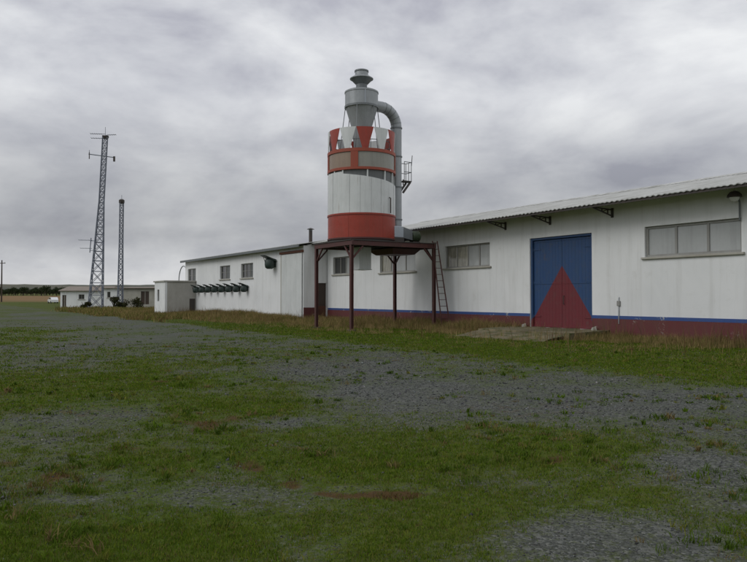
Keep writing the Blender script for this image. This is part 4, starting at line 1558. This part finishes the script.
# a few long dead stalks standing out of it
N = 4200
u = rng.uniform(-50, 13, N)
base_v = np.where(u < -20.8, -1.8, 0.0)
v = base_v - 0.1 - np.abs(rng.exponential(1.7, N))
x, y = xy(u, v)
keep = (rng.random(N) < sstep(0.42, 0.66, fbm(x, y, 0.5, 44))) & in_view(x, y) & ~((u > -2.7) & (u < 3.0) & (v > -4.4)) & ~((u > -46) & (u < -43.0) & (v > -4.8)) & (v > -7)
x, y = x[keep], y[keep]
n = len(x)
P = np.repeat(np.stack([x, y, ground_z(x, y)], 1), 2, 0)
P[:, :2] += rng.normal(0, 0.04, (n * 2, 2))
tl = np.repeat(cols(n, [(0.20, 0.14, 0.065), (0.13, 0.08, 0.04), (0.10, 0.09, 0.035)], [3, 2, 2]), 2, 0)
blades_obj("dead_stalks", P, 0.45 + 0.55 * rng.random(n * 2) ** 2, np.full(n * 2, 0.014), 0.3, tl * 0.7, tl * 1.3)

# rough grass round the far buildings, the masts and the shed
N = 26000
px = rng.uniform(58, 330, N)
Yq = np.exp(rng.uniform(np.log(44), np.log(107), N))
x = (px - 373.5) / 700 * Yq
y = Yq
u, v = uv(x, y)
uk, vk = uv(x, y, K0)
wob = (fbm(x, y, 0.12, 8) - 0.5) * 5
keep = (v + wob > -10.5) & ((vk < -0.1) | (uk < -26.5)) & ~((uk > -26.1) & (uk < -22.2) & (vk > -3.1)) & (rng.random(N) < sstep(0.36, 0.62, fbm(x, y, 0.25, 18)))
x, y = x[keep], y[keep]
n = len(x)
P = np.repeat(np.stack([x, y, ground_z(x, y)], 1), 4, 0)
P[:, :2] += rng.normal(0, 0.25, (n * 4, 2))
tl = np.repeat(cols(n, [(0.26, 0.195, 0.08), (0.17, 0.15, 0.045), (0.095, 0.12, 0.025), (0.13, 0.085, 0.04)], [4, 3, 3, 2]), 4, 0)
blades_obj("rough_grass", P, 0.10 + 0.34 * rng.random(n * 4) ** 1.5, np.full(n * 4, 0.045), 0.6, tl * 0.7, tl * 1.3)

# short mown grass of the strip and the mossy parts of the yard
N = 250000
r = np.exp(rng.uniform(np.log(2.8), np.log(62), N))
a = rng.uniform(-R(42), R(42), N)
x, y = r * np.sin(a), r * np.cos(a)
g_, d_, f_ = cover(x, y)
u, v = uv(x, y)
gg = g_ + (fbm(x, y, 4.5, 71, 3) - 0.5) * 0.9
keep = (rng.random(N) < sstep(0.75, 0.05, gg) * (1 - 0.9 * d_) * sstep(62, 24, r + 14 * (fbm(x, y, 0.15, 99) - 0.5))) & (v < -0.1) & in_view(x, y)
keep &= ~((u > -2.7) & (u < 3.2) & (v > -4.8)) | (rng.random(N) < 0.25) & keep & (v > -4.8) & (v < -2.6)
x, y, r, v = x[keep], y[keep], r[keep], v[keep]
n = len(x)
nb = 4
P = np.repeat(np.stack([x, y, ground_z(x, y)], 1), nb, 0)
P[:, :2] += rng.normal(0, 1, (n * nb, 2)) * (0.018 * np.repeat(r, nb) / 6 + 0.006)[:, None]
rb = np.repeat(r, nb)
H = (0.010 + 0.016 * rng.random(n * nb)) * (1 + np.clip((rb - 6) / 18, 0, 1.3))
H *= np.repeat(0.6 + 0.9 * fbm(x, y, 1.3, 81), nb)
Wd = 0.0042 * np.clip(rb / 4.5, 0.8, 8)
tl = np.repeat(cols(n, [(0.095, 0.150, 0.012), (0.068, 0.115, 0.010), (0.140, 0.175, 0.020), (0.15, 0.125, 0.045)], [5, 4, 3, 1.6]), nb, 0)
blades_obj("short_grass", P, H, Wd, 0.8, tl * 0.7, tl * 1.25)

# scattered taller tufts and flat weeds, in clumps of their own
N = 7400
r = np.exp(rng.uniform(np.log(3.0), np.log(30), N))
a = rng.uniform(-R(42), R(42), N)
x, y = r * np.sin(a), r * np.cos(a)
u, v = uv(x, y)
keep = (rng.random(N) < sstep(0.46, 0.68, fbm(x, y, 0.7, 91))) & (v < -2.5) & in_view(x, y) & ~((u > -2.7) & (u < 3.2) & (v > -4.8))
x, y, r = x[keep], y[keep], r[keep]
n = len(x)
nb = 18
P = np.repeat(np.stack([x, y, ground_z(x, y)], 1), nb, 0)
P[:, :2] += rng.normal(0, 1, (n * nb, 2)) * np.repeat(rng.uniform(0.012, 0.06, n), nb)[:, None]
rb = np.repeat(r, nb)
H = np.repeat(0.03 + 0.075 * rng.random(n) ** 2, nb) * rng.uniform(0.5, 1.2, n * nb)
Wd = np.repeat(rng.choice([0.004, 0.005, 0.011], n), nb) * np.clip(rb / 6, 0.8, 3.5)
tl = np.repeat(cols(n, [(0.085, 0.14, 0.012), (0.06, 0.10, 0.012), (0.15, 0.16, 0.03), (0.17, 0.13, 0.055)], [4, 4, 2, 1.5]), nb, 0)
blades_obj("weed_tufts", P, H, Wd, 1.0, tl * 0.7, tl * 1.25)

# dead brown weeds on the bare patches
N = 82000
r = np.exp(rng.uniform(np.log(3.0), np.log(30), N))
a = rng.uniform(-R(42), R(42), N)
x, y = r * np.sin(a), r * np.cos(a)
dd_ = blobs(x, y, DIRT) * (0.4 + 1.1 * fbm(x, y, 3.0, 33))
keep = rng.random(N) < 0.8 * sstep(0.3, 0.9, dd_)
x, y, r = x[keep], y[keep], r[keep]
n = len(x)
P = np.repeat(np.stack([x, y, ground_z(x, y)], 1), 4, 0)
P[:, :2] += rng.normal(0, 0.02, (n * 4, 2))
rb = np.repeat(r, 4)
H = 0.02 + 0.045 * rng.random(n * 4)
Wd = 0.004 * np.clip(rb / 4.5, 0.8, 5)
tl = np.repeat(cols(n, [(0.135, 0.075, 0.030), (0.075, 0.047, 0.019), (0.15, 0.105, 0.044), (0.07, 0.085, 0.014)], [3, 3, 2, 2.5]), 4, 0)
blades_obj("dead_weeds", P, H, Wd, 0.9, tl * 0.7, tl * 1.2)

# loose gravel stones
N = 165000
r = np.exp(rng.uniform(np.log(2.8), np.log(26), N))
a = rng.uniform(-R(42), R(42), N)
x, y = r * np.sin(a), r * np.cos(a)
g_, d_, f_ = cover(x, y)
gg = g_ + (fbm(x, y, 4.5, 71, 3) - 0.5) * 0.9
keep = (rng.random(N) < 0.12 + 0.65 * sstep(0.2, 0.95, gg)) & in_view(x, y)
x, y, r = x[keep], y[keep], r[keep]
n = len(x)
s = 0.0036 * np.exp(rng.normal(0, 0.42, n)) * np.clip(r / 5.0, 0.9, 3.2)
s = np.minimum(s, 0.026)
octa = np.array([(1, 0, 0), (0, 1, 0), (-1, 0, 0), (0, -1, 0), (0, 0, 1), (0, 0, -1)], float)
rot = rng.random(n) * 2 * PI
v8 = octa[None] * (1 + rng.uniform(-0.35, 0.35, (n, 6, 3))) + rng.uniform(-0.3, 0.3, (n, 6, 3))
cx, sx_ = np.cos(rot)[:, None], np.sin(rot)[:, None]
vx = v8[..., 0] * cx - v8[..., 1] * sx_
vy = v8[..., 0] * sx_ + v8[..., 1] * cx
co = np.stack([x[:, None] + vx * s[:, None], y[:, None] + vy * s[:, None] * 0.85, ground_z(x, y)[:, None] + (v8[..., 2] * 0.7 + 0.25) * s[:, None]], -1)
fc = np.array([(0, 1, 4), (1, 2, 4), (2, 3, 4), (3, 0, 4), (1, 0, 5), (2, 1, 5), (3, 2, 5), (0, 3, 5)])
loops = (np.arange(n)[:, None, None] * 6 + fc[None]).ravel()
val = np.clip(0.085 * np.exp(rng.normal(0, 0.42, n)), 0.03, 0.36)
ti = val[:, None] * np.array([[1.0, 1.02, 1.02]]) * (1 + rng.normal(0, 0.04, (n, 3)))
o = np_mesh("gravel_stones", co.reshape(-1, 3), loops, np.arange(n * 8) * 3, np.full(n * 8, 3), "loose_stones", np.repeat(ti, 6, 0))
tag(o, kind="stuff")
